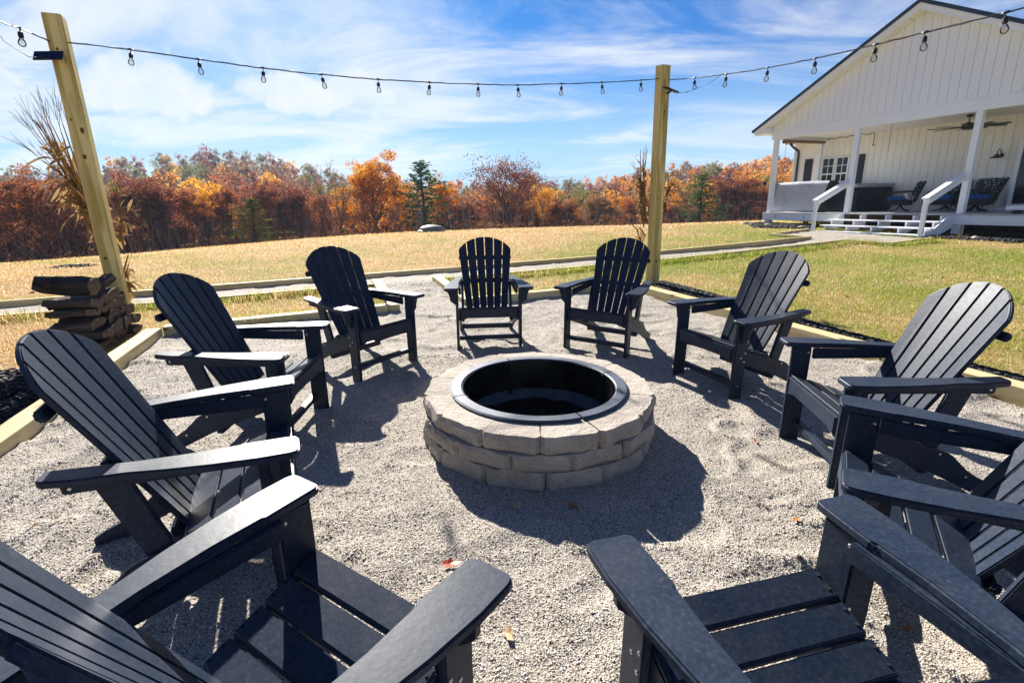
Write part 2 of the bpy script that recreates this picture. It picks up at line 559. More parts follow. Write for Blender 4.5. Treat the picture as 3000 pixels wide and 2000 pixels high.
m_, t_, p_, o_ = newmat('bulb_glass')
t_.nodes.remove(p_)
tp_ = t_.nodes.new('ShaderNodeBsdfTransparent'); gl_ = t_.nodes.new('ShaderNodeBsdfGlossy'); lw_ = t_.nodes.new('ShaderNodeLayerWeight'); mx_ = t_.nodes.new('ShaderNodeMixShader')
tp_.inputs[0].default_value = (0.96, 0.96, 0.95, 1)
gl_.inputs['Roughness'].default_value = 0.03
lw_.inputs[0].default_value = 0.28
t_.links.new(lw_.outputs['Fresnel'], mx_.inputs[0])
t_.links.new(tp_.outputs[0], mx_.inputs[1]); t_.links.new(gl_.outputs[0], mx_.inputs[2]); t_.links.new(mx_.outputs[0], o_.inputs[0])
MAT['bulb_glass'] = m_
mat_glass('pane_glass', (0.018, 0.022, 0.025), 0.04, 0.0)
mat_glass('solar_glass', (0.006, 0.012, 0.045), 0.08, 0.0)


# ------------------------------------------------------------------ helpers
class MB:
    """collects shapes; build() links them as one mesh object"""

    def __init__(s):
        s.v = []; s.f = []

    def add(s, vs, fs):
        o = len(s.v)
        s.v.extend([tuple(p) for p in vs])
        s.f.extend([tuple(i + o for i in f) for f in fs])
        return s

    def box(s, lo, hi, M=None):
        (x0, y0, z0), (x1, y1, z1) = lo, hi
        vs = [Vector(p) for p in ((x0, y0, z0), (x1, y0, z0), (x1, y1, z0), (x0, y1, z0),
                                  (x0, y0, z1), (x1, y0, z1), (x1, y1, z1), (x0, y1, z1))]
        if M:
            vs = [M @ p for p in vs]
        return s.add(vs, [(0, 3, 2, 1), (4, 5, 6, 7), (0, 1, 5, 4), (1, 2, 6, 5), (2, 3, 7, 6), (3, 0, 4, 7)])

    def prism(s, outline, fn, h0, h1):
        """outline of (a, b) swept from h0 to h1; fn(a, b, h) gives the point"""
        n = len(outline)
        vs = [fn(a, b, h0) for a, b in outline] + [fn(a, b, h1) for a, b in outline]
        fs = [tuple(range(n - 1, -1, -1)), tuple(range(n, 2 * n))]
        fs += [(i, (i + 1) % n, n + (i + 1) % n, n + i) for i in range(n)]
        return s.add(vs, fs)

    def tube(s, pts, radii, n=8, caps=True):
        pts = [Vector(p) for p in pts]
        if isinstance(radii, (int, float)):
            radii = [radii] * len(pts)
        vs = []; fs = []
        up = None
        for i, p in enumerate(pts):
            d = (pts[min(i + 1, len(pts) - 1)] - pts[max(i - 1, 0)])
            if d.length < 1e-9:
                d = Vector((0, 0, 1))
            d.normalize()
            if up is None:
                up = Vector((0, 0, 1)) if abs(d.z) < 0.9 else Vector((1, 0, 0))
            a = d.cross(up)
            if a.length < 1e-4:
                a = d.cross(Vector((0.3, 1, 0.1)))
            a.normalize(); b = a.cross(d); up = b
            for j in range(n):
                t = 2 * math.pi * j / n
                vs.append(p + (a * math.cos(t) + b * math.sin(t)) * radii[i])
        for i in range(len(pts) - 1):
            for j in range(n):
                k = (j + 1) % n
                fs.append((i * n + j, i * n + k, (i + 1) * n + k, (i + 1) * n + j))
        if caps:
            fs.append(tuple(range(n)))
            m = (len(pts) - 1) * n
            fs.append(tuple(m + j for j in range(n - 1, -1, -1)))
        return s.add(vs, fs)

    def lathe(s, prof, n=16, M=None, close=False):
        vs = []; fs = []
        for r, z in prof:
            for j in range(n):
                t = 2 * math.pi * j / n
                p = Vector((r * math.cos(t), r * math.sin(t), z))
                vs.append(M @ p if M else p)
        m = len(prof)
        for i in range(m if close else m - 1):
            i2 = (i + 1) % m
            for j in range(n):
                k = (j + 1) % n
                fs.append((i * n + j, i * n + k, i2 * n + k, i2 * n + j))
        if not close:
            fs.append(tuple(range(n - 1, -1, -1)))
            fs.append(tuple((m - 1) * n + j for j in range(n)))
        return s.add(vs, fs)

    def mesh(s, name, bevel=0.0, seg=1, smooth=False, angle=35):
        me = bpy.data.meshes.new(name)
        me.from_pydata(s.v, [], s.f)
        bm = bmesh.new()
        bm.from_mesh(me)
        bmesh.ops.recalc_face_normals(bm, faces=bm.faces)
        if bevel:
            es = [e for e in bm.edges if len(e.link_faces) == 2 and e.calc_face_angle(0) > rad(angle)]
            bmesh.ops.bevel(bm, geom=es, offset=bevel, segments=seg, affect='EDGES', clamp_overlap=True)
        if smooth:
            for f in bm.faces:
                f.smooth = True
        bm.to_mesh(me)
        bm.free()
        return me

    def build(s, name, mat, parent=None, bevel=0.0, seg=1, smooth=False, M=None):
        return link(name, s.mesh(name, bevel, seg, smooth), mat, parent, M)


def link(name, me, mat, parent=None, M=None):
    if mat is not None and not me.materials:
        me.materials.append(MAT[mat] if isinstance(mat, str) else mat)
    o = bpy.data.objects.new(name, me)
    COL.objects.link(o)
    if parent is not None:
        o.parent = parent
    if M is not None:
        o.matrix_local = M
    return o


def tag(o, label=None, cat=None, group=None, kind=None):
    for k, v in (('label', label), ('category', cat), ('group', group), ('kind', kind)):
        if v:
            o[k] = v
    return o


def thing(name, label, cat, M=None, group=None):
    o = bpy.data.objects.new(name, None)
    o.empty_display_size = 0.2
    COL.objects.link(o)
    if M is not None:
        o.matrix_world = M
    return tag(o, label, cat, group)


def copy_tree(o, parent=None):
    c = o.copy()
    COL.objects.link(c)
    if parent is not None:
        c.parent = parent
    for ch in o.children:
        copy_tree(ch, c)
    return c


def T(x, y, z):
    return Matrix.Translation((x, y, z))


def RZ(a):
    return Matrix.Rotation(a, 4, 'Z')


def RX(a):
    return Matrix.Rotation(a, 4, 'X')


def RY(a):
    return Matrix.Rotation(a, 4, 'Y')


def S(x, y, z):
    return Matrix.Diagonal((x, y, z, 1))


def along(p0, p1, up=(0, 0, 1)):
    """frame at p0 with local X towards p1"""
    p0 = Vector(p0); d = Vector(p1) - p0; L = d.length
    x = d.normalized(); y = Vector(up).cross(x).normalized(); z = x.cross(y)
    return Matrix(((x.x, y.x, z.x, p0.x), (x.y, y.y, z.y, p0.y), (x.z, y.z, z.z, p0.z), (0, 0, 0, 1))), L


# value noise for placing and shaping the ground
_P = np.random.default_rng(3).random((64, 64))


def vnoise(x, y, sc):
    x = np.asarray(x) * sc; y = np.asarray(y) * sc
    xi = np.floor(x).astype(int); yi = np.floor(y).astype(int)
    fx = x - xi; fy = y - yi
    fx = fx * fx * (3 - 2 * fx); fy = fy * fy * (3 - 2 * fy)
    a = _P[xi % 64, yi % 64]; b = _P[(xi + 1) % 64, yi % 64]
    c = _P[xi % 64, (yi + 1) % 64]; d = _P[(xi + 1) % 64, (yi + 1) % 64]
    return (a * (1 - fx) + b * fx) * (1 - fy) + (c * (1 - fx) + d * fx) * fy


def fbm(x, y, sc, n=4):
    s = 0; a = 0.5
    for i in range(n):
        s = s + a * vnoise(np.asarray(x) + 17.3 * i, np.asarray(y) - 9.1 * i, sc * 2 ** i); a *= 0.5
    return s / (1 - 0.5 ** n)


# ------------------------------------------------------------------ lie of the land
SKYLINE = np.array([(-90, .05), (-53.14, 0.0545), (-47.18, 0.0597), (-43.57, 0.0636), (-38.33, 0.0706), (-34.23, 0.0797), (-31.36, 0.086),
                    (-28.3, 0.0925), (-25.4, 0.0946), (-23.09, 0.0814), (-20.0, 0.0704), (-17.47, 0.0546), (-10.56, 0.0441), (-3.29, 0.0334),
                    (1.93, 0.0437), (6.0, 0.0356), (10.72, 0.0413), (14.24, 0.0494), (19.3, 0.0545), (24.67, 0.0573), (27.61, 0.0616),
                    (33.08, 0.0607), (44.17, 0.0561), (90, 0.045)])
AV = np.array((0.909, 0.417)); NV = np.array((-0.417, 0.909))     # along the far side of the pad, and away from it
HO = np.array((9.866, 19.67)); HX = np.array((0.385, -0.923)); HY = np.array((0.923, 0.385))   # porch corner and house axes


def sst(a, b, x):
    t = np.clip((x - a) / (b - a), 0, 1)
    return t * t * (3 - 2 * t)


def hill_range(az):
    return np.interp(az, [-60, -15, 0, 15, 60], [230, 210, 190, 165, 150])


def g(x, y):
    x = np.asarray(x, float); y = np.asarray(y, float)
    s = NV[0] * x + NV[1] * y; t = AV[0] * x + AV[1] * y; r = np.hypot(x, y)
    z = (-.0182 * x + .0185 * (y - 2.6)) * np.exp(-np.maximum(0, r - 30) / 40)
    u = (x - HO[0]) * HX[0] + (y - HO[1]) * HX[1]; v = (x - HO[0]) * HY[0] + (y - HO[1]) * HY[1]
    z = z + .13 * sst(-6, -1.5, v) * sst(-6, -1, u)
    s0 = 14 - 1.2 * sst(8, 20, t) - 6 * sst(6, -9, t)
    ds = np.maximum(0, s - s0)
    z = z - 9 * (1 - np.exp(-.0045 * ds * ds / 9))
    az = np.degrees(np.arctan2(x, y)); e = np.interp(az, SKYLINE[:, 0], SKYLINE[:, 1]); R = hill_range(az)
    z = z + sst(-10, 25, s) * sst(.38, 1.0, r / R) * np.maximum(0, (1.288 + e * R - 10) + 9)
    return z


def gz(x, y):
    return float(g(x, y))


# outline of the gravelled pad and of the path
P1 = np.array((-3.45, 4.83)); P2 = np.array((-1.31, 5.83)); P5 = np.array((1.62, 7.10)); P6 = np.array((4.05, 1.10))
P0 = np.array((-1.75, -0.77)); P7 = P6 + np.array((0.55, -1.35))
PAD = [P0, P1, P2, np.array((-2.0, 7.73)), np.array((-1.16, 8.05)), np.array((-0.58, 6.10)), P5, P6, P7]
PATH = [np.array(p) for p in ((-15.0, 1.0), (-2.05, 7.47), (-1.1, 7.95), (3.02, 10.06), (8.74, 13.22), (9.15, 12.28), (10.9, 13.1),
                              (9.8, 16.45), (7.84, 15.2), (8.38, 14.12), (3.41, 11.45), (-6.46, 6.30), (-15.4, 1.85))]


def inside(poly, x, y):
    x = np.asarray(x); y = np.asarray(y); r = np.zeros(x.shape, bool)
    n = len(poly)
    for i in range(n):
        (x0, y0), (x1, y1) = poly[i], poly[(i + 1) % n]
        c = ((y0 > y) != (y1 > y)) & (x < (x1 - x0) * (y - y0) / (y1 - y0 + 1e-12) + x0)
        r ^= c
    return r


def segdist(x, y, a, b):
    a = np.asarray(a, float); b = np.asarray(b, float); d = b - a
    t = np.clip(((x - a[0]) * d[0] + (y - a[1]) * d[1]) / (d @ d), 0, 1)
    return np.hypot(x - a[0] - t * d[0], y - a[1] - t * d[1])


def polydist(poly, x, y, closed=True):
    r = np.full(np.shape(x), 1e9)
    for i in range(len(poly) if closed else len(poly) - 1):
        r = np.minimum(r, segdist(x, y, poly[i], poly[(i + 1) % len(poly)]))
    return r


MULCH_R = [(1.72, 7.15), (2.35, 7.75), (2.74, 6.7), (3.04, 5.6), (3.28, 4.75), (3.66, 3.72), (4.3, 2.2), (4.05, 1.4), (2.9, 4.2)]
MULCH_L = [(-3.1, 3.2), (-2.0, -0.4), (-3.2, -0.6), (-3.9, 2.2), (-4.05, 3.75), (-3.6, 4.1)]
MULCH_D1 = [(8.45, 17.75), (9.1, 19.6), (9.95, 20.6), (11.0, 18.4), (10.0, 16.75)]
MULCH_D2 = [(10.85, 13.35), (12.0, 12.05), (13.3, 10.0), (15.0, 9.5), (13.2, 13.6), (11.6, 14.3)]
MULCHES = [MULCH_R, MULCH_L, MULCH_D1, MULCH_D2]


def greenness(x, y):
    d = np.minimum(polydist(PATH, x, y), polydist(PAD, x, y))
    gr = 0.13 + 0.85 * (fbm(x, y, 0.42, 4) - 0.5) * 1.5 + 0.55 * (fbm(x + 30, y - 20, 2.3, 3) - 0.5)
    gr = gr + 0.75 * np.exp(-d / 0.45)
    t = AV[0] * x + AV[1] * y; s = NV[0] * x + NV[1] * y
    gr = gr + 0.46 * sst(3.0, 6.5, t) * sst(12.5, 8.0, s - 0.35 * np.maximum(0, t - 4))   # the lawn right of the pad is greener
    gr = gr - 0.10 * sst(9, 16, s)
    return np.clip(gr, 0, 1)


# ------------------------------------------------------------------ ground sheet
def spacing(lo, hi, c0, c1, fine, grow):
    a = list(np.arange(c0, c1, fine))
    x, d = c1, fine
    while x < hi:
        a.append(x); d *= grow; x += d
    a.append(hi)
    x, d = c0, fine
    while x > lo:
        d *= grow; x -= d; a.append(max(x, lo))
    return np.unique(np.round(np.array(a), 4))


gx = spacing(-420, 420, -14, 20, 0.22, 1.10)
gy = spacing(-300, 420, -2, 32, 0.22, 1.10)
X, Y = np.meshgrid(gx, gy)
Z = g(X, Y) + 0.035 * (fbm(X, Y, 0.9, 3) - 0.5)
pin = inside(PAD, X, Y) | inside(PATH, X, Y)
Z = np.where(pin | (polydist(PAD, X, Y) < 0.17) | (polydist(PATH, X, Y) < 0.09), g(X, Y) - 0.07, Z)
nx, ny = len(gx), len(gy)
idx = np.arange(nx * ny).reshape(ny, nx)
faces = np.stack([idx[:-1, :-1], idx[:-1, 1:], idx[1:, 1:], idx[1:, :-1]], -1).reshape(-1, 4)


def fast_mesh(name, verts, faces, smooth=False):
    """verts (n,3), faces (m,k) with one k"""
    me = bpy.data.meshes.new(name)
    verts = np.asarray(verts, np.float32); faces = np.asarray(faces, np.int32)
    m, k = faces.shape
    me.vertices.add(len(verts)); me.vertices.foreach_set('co', verts.ravel())
    me.loops.add(m * k); me.loops.foreach_set('vertex_index', faces.ravel())
    me.polygons.add(m); me.polygons.foreach_set('loop_start', np.arange(0, m * k, k, dtype=np.int32))
    if smooth:
        me.polygons.foreach_set('use_smooth', np.ones(m, bool))
    me.update(calc_edges=True)
    return me


def fattr(me, name, vals):
    a = me.attributes.new(name, 'FLOAT', 'POINT')
    a.data.foreach_set('value', np.asarray(vals, np.float32).ravel())


me = fast_mesh('ground', np.stack([X, Y, Z], -1).reshape(-1, 3), faces, True)
fattr(me, 'green', greenness(X, Y))
Rr = np.hypot(X, Y); Sd = NV[0] * X + NV[1] * Y
fattr(me, 'forest', sst(30, 36, Sd + 0.12 * np.abs(X)))
tag(link('ground', me, 'lawn'), kind='structure')

# ------------------------------------------------------------------ gravel
PIT = np.array((0.142, 2.745))
CHAIRS = dict(E=(-0.196, 4.275, -174.6), F=(0.678, 4.105, 147.8), D=(-0.926, 3.721, -126.8), C=(-1.16, 2.769, -88.8), B=(-0.848, 1.809, -66.3),
              A=(-0.334, 1.115, -33.2), J=(0.515, 1.1, 14.2), I=(1.096, 1.558, 57.9), H=(1.44, 2.336, 83.0), G=(1.29, 3.343, 111.4))


_pr = random.Random(31)
PRINTS = []
for _i in range(120):                     # footprints going round the pit and in from the path
    _a = _pr.uniform(0, 6.28); _r = _pr.uniform(.85, 2.6)
    PRINTS.append((.14 + _r * math.cos(_a), 2.74 + _r * math.sin(_a), _a + 1.57 + _pr.uniform(-.9, .9), _pr.uniform(.003, .009)))


def gravel_h(x, y):
    """trodden, scuffed surface"""
    x = np.atleast_1d(np.asarray(x, float)); y = np.atleast_1d(np.asarray(y, float))
    h = 0.040 * (fbm(x, y, 1.9, 4) - 0.5) + 0.024 * (fbm(x + 40, y, 6.0, 3) - 0.5)
    d = fbm(x - 11, y + 7, 3.3, 2)
    h = h - 0.014 * sst(0.58, 0.82, d) + 0.012 * sst(0.52, 0.60, d) * sst(0.72, 0.62, d)
    for fx, fy, fa, fd in PRINTS:
        m_ = (np.abs(x - fx) < .3) & (np.abs(y - fy) < .3)
        if not np.any(m_):
            continue
        dx = x[m_] - fx; dy = y[m_] - fy
        c_, s_ = math.cos(fa), math.sin(fa)
        e = ((dx * c_ + dy * s_) / .13) ** 2 + ((-dx * s_ + dy * c_) / .052) ** 2
        h[m_] += -fd * np.exp(-e ** 1.5) + fd * .45 * np.exp(-((e - 1.9) / .8) ** 2)
    r = np.hypot(x - PIT[0], y - PIT[1])
    h = h * (0.35 + 0.65 * sst(0.6, 1.0, r)) - 0.010 * sst(0.95, 0.7, r)
    return h + 0.004


n = 300
a = np.linspace(-2.7, 5.6, n); b = np.linspace(-2.2, 7.6, 340)
A_, B_ = np.meshgrid(a, b)
# grid in the pad's own axes
GX = A_ * AV[0] + B_ * NV[0]; GY = A_ * AV[1] + B_ * NV[1]
GX = GX + 0.0; GY = GY + 0.0
keep = (inside(PAD, GX, GY) | (polydist(PAD, GX, GY) < 0.06)) & (np.hypot(GX - PIT[0], GY - PIT[1]) > 0.5)
GZ = g(GX, GY) + gravel_h(GX, GY)
idx = np.arange(GX.size).reshape(GX.shape)
q = np.stack([idx[:-1, :-1], idx[:-1, 1:], idx[1:, 1:], idx[1:, :-1]], -1).reshape(-1, 4)
q = q[keep.ravel()[q].all(1)]
used = np.unique(q); remap = -np.ones(GX.size, int); remap[used] = np.arange(len(used))
me = fast_mesh('gravel_pad', np.stack([GX, GY, GZ], -1).reshape(-1, 3)[used], remap[q], True)
tag(link('gravel_pad', me, 'gravel_bed'), kind='structure')

a = np.arange(-14.6, 17.0, 0.07); b = np.arange(4.5, 12.5, 0.07)
A_, B_ = np.meshgrid(a, b)
GX = A_ * AV[0] + B_ * NV[0]; GY = A_ * AV[1] + B_ * NV[1]
keep = inside(PATH, GX, GY) | (polydist(PATH, GX, GY) < 0.05)
GZ = g(GX, GY) - 0.012 + 0.6 * (gravel_h(GX, GY) - 0.004)
idx = np.arange(GX.size).reshape(GX.shape)
q = np.stack([idx[:-1, :-1], idx[:-1, 1:], idx[1:, 1:], idx[1:, :-1]], -1).reshape(-1, 4)
q = q[keep.ravel()[q].all(1)]
used = np.unique(q); remap = -np.ones(GX.size, int); remap[used] = np.arange(len(used))
me = fast_mesh('gravel_path', np.stack([GX, GY, GZ], -1).reshape(-1, 3)[used], remap[q], True)
tag(link('gravel_path', me, 'gravel_bed'), kind='structure')


def in_view(x, y, pad=0.06):
    """rough test that a ground point lies in front of the photograph's camera"""
    return (y > 0.3) & (np.abs(x) < y * 1.09 + 0.5)


def scatter_bits(name, x, y, z, size, aspect, flat, mat, label=None, cat=None, kind='stuff', seed=1):
    """little irregular stones or chips: a skewed bipyramid each, all in one mesh"""
    rg = np.random.default_rng(seed)
    n = len(x)
    th = rg.random(n) * 6.283
    ang = th[:, None] + np.array([0, 2.1, 4.2])[None] + rg.normal(0, .3, (n, 3))
    rr = size[:, None] * (0.75 + 0.5 * rg.random((n, 3)))
    px = np.cos(ang) * rr * aspect; py = np.sin(ang) * rr
    ori = rg.random(n) * 6.283
    c, s = np.cos(ori), np.sin(ori)
    vx = px * c[:, None] - py * s[:, None]; vy = px * s[:, None] + py * c[:, None]
    vz = rg.normal(0, .35, (n, 3)) * size[:, None] * flat
    V = np.zeros((n, 5, 3))
    V[:, :3, 0] = vx; V[:, :3, 1] = vy; V[:, :3, 2] = vz
    V[:, 3, 2] = size * flat * (0.8 + 0.5 * rg.random(n)); V[:, 4, 2] = -size * flat
    V[:, 3, :2] = rg.normal(0, .25, (n, 2)) * size[:, None]
    V += np.stack([x, y, z], -1)[:, None]
    F = np.array([(0, 1, 3), (1, 2, 3), (2, 0, 3), (1, 0, 4), (2, 1, 4), (0, 2, 4)])
    F = (F[None] + 5 * np.arange(n)[:, None, None]).reshape(-1, 3)
    o = link(name, fast_mesh(name, V.reshape(-1, 3), F), mat)
    return tag(o, label, cat, kind=kind)


xs, ys = [], []
for n, ymin, ymax in ((125000, 0.35, 2.1), (70000, 2.1, 4.2), (25000, 4.2, 8.0)):
    y = RNG.uniform(ymin, ymax, n * 2); x = RNG.uniform(-1, 1, n * 2) * np.minimum(y * 1.09 + 0.45, 3.6)
    k = inside(PAD, x, y) & (np.hypot(x - PIT[0], y - PIT[1]) > 0.62)
    xs.append(x[k][:n]); ys.append(y[k][:n])
x = np.concatenate(xs); y = np.concatenate(ys)
sz = 0.0024 * np.exp(RNG.normal(0, .34, len(x))) * (1 + 0.14 * y)
sz = np.minimum(sz, .0085)
scatter_bits('gravel_grains', x, y, g(x, y) + gravel_h(x, y) + sz * 0.15, sz, 1.15, 0.5, 'gravel_grain',
             'loose grey and tan pea gravel covering the fire pit pad', 'gravel')

# ------------------------------------------------------------------ grass
def grass():
    parts = []
    for n, y0, y1, h, w in ((80000, 2.0, 7.0, .036, .0032), (95000, 7.0, 12.0, .040, .0048), (75000, 12.0, 20.0, .046, .008), (45000, 20.0, 34.0, .055, .015)):
        m = int(n * 2.2)
        y = np.sqrt(RNG.uniform(y0 ** 2, y1 ** 2, m)); x = RNG.uniform(-1.09, 1.09, m) * y
        ok = ~inside(PAD, x, y) & ~inside(PATH, x, y) & (polydist(PAD, x, y) > 0.15) & (polydist(PATH, x, y) > 0.06)
        for mu in MULCHES:
            ok &= ~inside(mu, x, y)
        u = (x - HO[0]) * HX[0] + (y - HO[1]) * HX[1]; v = (x - HO[0]) * HY[0] + (y - HO[1]) * HY[1]
        ok &= ~((u > -.1) & (v > 0.0))
        ok &= (NV[0] * x + NV[1] * y + .12 * np.abs(x)) < 33
        x, y = x[ok][:n], y[ok][:n]
        parts.append((x, y, np.full(len(x), h), np.full(len(x), w)))
    # longer green tufts the mower misses along the timbers
    for a, b, n in (((-6.3, 5.15), (-2.1, 7.3), 2600), ((-1.0, 7.8), (3.0, 9.85), 3200), ((3.0, 9.85), (8.8, 13.0), 4200), ((1.0, 6.95), (-.4, 6.3), 500),
                    ((-3.0, 5.2), (-1.6, 5.95), 500), ((8.8, 13.0), (9.2, 12.1), 700), ((9.2, 12.1), (10.6, 12.6), 900)):
        t = RNG.random(n); off = np.abs(RNG.normal(0, .10, n))
        d = np.array(b) - np.array(a); nn = np.array((d[1], -d[0])) / np.hypot(*d)
        x = a[0] + d[0] * t + nn[0] * off; y = a[1] + d[1] * t + nn[1] * off
        parts.append((x, y, RNG.uniform(.07, .14, n), np.full(n, .006)))
    x = np.concatenate([p[0] for p in parts]); y = np.concatenate([p[1] for p in parts])
    h = np.concatenate([p[2] for p in parts]); w = np.concatenate([p[3] for p in parts])
    n = len(x)
    gr = greenness(x, y)
    clump = fbm(x, y, 5.0, 2)
    h = h * (0.5 + 0.9 * RNG.random(n)) * (0.65 + 0.8 * clump)
    th = RNG.random(n) * 6.283
    lean = RNG.normal(0, 0.68, n); lt = RNG.random(n) * 6.283
    z = g(x, y) + 0.035 * (fbm(x, y, 0.9, 3) - 0.5) - 0.006
    V = np.zeros((n, 3, 3))
    V[:, 0, 0] = x - np.cos(th) * w; V[:, 0, 1] = y - np.sin(th) * w; V[:, 0, 2] = z
    V[:, 1, 0] = x + np.cos(th) * w; V[:, 1, 1] = y + np.sin(th) * w; V[:, 1, 2] = z
    V[:, 2, 0] = x + np.cos(lt) * lean * h; V[:, 2, 1] = y + np.sin(lt) * lean * h; V[:, 2, 2] = z + h * np.cos(np.clip(lean, -1.2, 1.2))
    me = fast_mesh('lawn_grass', V.reshape(-1, 3), np.arange(3 * n).reshape(n, 3))
    pick = np.where(RNG.random(n) < gr, np.clip(gr + .35, 0, 1), gr * .35)
    fattr(me, 'green', np.repeat(pick, 3))
    tag(link('lawn_grass', me, 'blade'), 'short autumn lawn grass, tan with green patches', 'grass', kind='stuff')


grass()

# ------------------------------------------------------------------ mulch beds
def mulch(poly, n, seed, label, smin=.008, smax=.024):
    rg = np.random.default_rng(seed)
    p = np.array(poly); lo, hi = p.min(0), p.max(0)
    x = rg.uniform(lo[0], hi[0], n * 4); y = rg.uniform(lo[1], hi[1], n * 4)
    k = inside(poly, x, y) & ~inside(PAD, x, y) & (polydist(PAD, x, y) > 0.13)
    x, y = x[k][:n], y[k][:n]
    edge = polydist(poly, x, y)
    z = g(x, y) + np.minimum(edge * 0.25, 0.03) + rg.uniform(-.01, .02, len(x))
    sz = rg.uniform(smin, smax, len(x))
    o = scatter_bits('mulch_bed', x, y, z, sz, 2.1, 0.45, 'mulch', label, 'mulch', 'stuff', seed)
    return o


mulch(MULCH_R, 22000, 5, 'black shredded mulch strip between the right timber edge and the lawn')
mulch(MULCH_L, 12000, 6, 'black shredded mulch strip outside the left timber edge')
mulch(MULCH_D1, 3500, 8, 'black mulch around the left foot of the porch deck', .02, .05)
mulch(MULCH_D2, 4500, 9, 'black mulch under the deck edge right of the porch steps', .02, .05)
mulch([(-9.3, 10.1), (-8.9, 9.95), (-8.45, 10.2), (-8.5, 10.5), (-9.0, 10.45)], 300, 10, 'small round patch of black mulch out on the left lawn', .012, .03)
for nm, poly in (('mulch_base', MULCH_R), ('mulch_base', MULCH_L), ('mulch_base', MULCH_D1), ('mulch_base', MULCH_D2)):
    cxm = np.array(poly).mean(0)
    P = [tuple(p) for p in poly]
    vs = [(px, py, gz(px, py) + 0.004) for px, py in P] + [(cxm[0], cxm[1], gz(*cxm) + 0.03)]
    m_ = MB().add(vs, [(i, (i + 1) % len(P), len(P)) for i in range(len(P))])
    tag(m_.build(nm, 'mulch'), kind='structure')

# ------------------------------------------------------------------ timber edging
def timber(p0, p1, label, side=1, w=.14, top=.085, group=None, ext=0.0):
    """p0 to p1 is the edge facing the gravel; the body lies to the left of it when side = 1"""
    p0 = np.array(p0, float); p1 = np.array(p1, float)
    d = (p1 - p0) / np.hypot(*(p1 - p0)); nn = np.array((-d[1], d[0])) * side
    p0 = p0 - d * ext; p1 = p1 + d * ext
    c0 = p0 + nn * w / 2; c1 = p1 + nn * w / 2
    M, L = along((*c0, gz(*c0)), (*c1, gz(*c1)))
    rr = random.Random(label)
    m = MB()
    k = 6
    pts = []
    for i in range(k + 1):
        t = L * i / k; wob = rr.uniform(-.003, .003)
        for yy, zz in ((-w / 2, top - .14), (w / 2, top - .14), (w / 2, top), (-w / 2, top)):
            pts.append((t, yy + wob, zz + (rr.uniform(-.002, .002) if zz > 0 else 0)))
    fs = []
    for i in range(k):
        for j in range(4):
            fs.append((i * 4 + j, i * 4 + (j + 1) % 4, i * 4 + 4 + (j + 1) % 4, i * 4 + 4 + j))
    fs += [(3, 2, 1, 0), (k * 4, k * 4 + 1, k * 4 + 2, k * 4 + 3)]
    m.add(pts, fs)
    o = m.build('landscape_timber', 'edging_pine', bevel=.005, M=M)
    return tag(o, label, 'timber', group or 'timber edging')


Q1 = P1 + (P0 - P1) * 0.44
timber(Q1, P1, 'thick pine edging timber beside the firewood stack', 1, ext=0.0)
timber(P0, Q1 - (P1 - Q1) / np.hypot(*(P1 - Q1)) * .004, 'thick pine edging timber at the left frame edge behind the nearest left chair', 1)
timber(P1 + AV * .005, P2 - AV * .145, 'pine edging timber across the back left of the gravel pad', 1)
timber(P2, (-2.0, 7.73), 'short angled pine timber on the left of the pad entry', 1)
timber((-1.235, 7.93), (-0.58, 6.10), 'short angled pine timber on the right of the pad entry', 1)
timber((-0.51, 6.135), P5 - AV * 0.0, 'pine edging timber behind the two back centre chairs', 1)
tj = P5 + (P6 - P5) * .545
timber(P5, tj, 'long pine edging timber running from the right post past the right chairs', 1, top=.115)
timber(tj + (P6 - P5) * .002, P6, 'pine edging timber at the right frame edge beside the mulch strip', 1, top=.115)
timber((-15.0, 1.0), (-5.9, 5.52), 'thin pine rail on the near side of the path at far left', -1, .09, .06, 'path rails')
timber((-5.89, 5.525), (-2.05, 7.47), 'pine rail on the near side of the path behind the firewood stack', -1, .09, .06, 'path rails')
timber((-1.04, 7.98), (3.02, 10.06), 'pine rail on the near side of the path behind the centre chairs', -1, .09, .06, 'path rails')
timber((3.03, 10.066), (8.74, 13.22), 'pine rail on the near side of the path crossing the right lawn', -1, .09, .06, 'path rails')
timber((8.75, 13.2), (9.15, 12.28), 'short pine rail where the path widens near the porch steps', -1, .09, .06, 'path rails')
timber((9.16, 12.29), (10.75, 13.0), 'short pine rail leading to the right stair newel', -1, .09, .06, 'path rails')
timber((-15.4, 1.85), (-6.5, 6.28), 'pine rail on the far side of the path at far left', 1, .09, .06, 'path rails')
timber((-6.49, 6.285), (-0.9, 9.11), 'pine rail on the far side of the path behind the back left chairs', 1, .09, .06, 'path rails')
timber((-0.89, 9.13), (3.41, 11.45), 'pine rail on the far side of the path behind the back centre chairs', 1, .09, .06, 'path rails')
timber((3.42, 11.455), (8.38, 14.12), 'pine rail on the far side of the path right of the right post', 1, .09, .06, 'path rails')
timber((8.37, 14.14), (7.84, 15.2), 'short pine rail jutting out to the left from the path near the steps', 1, .09, .06, 'path rails')
timber((7.85, 15.21), (9.6, 16.3), 'pine rail ending at the left stair newel', 1, .09, .06, 'path rails')


# ------------------------------------------------------------------ adirondack chairs
PX = Vector((1, 0, -.0182)).normalized(); PN = Vector((.0182, -.0185, 1)).normalized(); PY = PN.cross(PX)
PADM = Matrix(((PX.x, PY.x, PN.x, 0), (PX.y, PY.y, PN.y, 2.6), (PX.z, PY.z, PN.z, 0), (0, 0, 0, 1)))   # the pad slopes a little


def on_pad(x, y, z=0.0, a=0.0):
    return PADM @ T(x, y - 2.6, z) @ RZ(a)


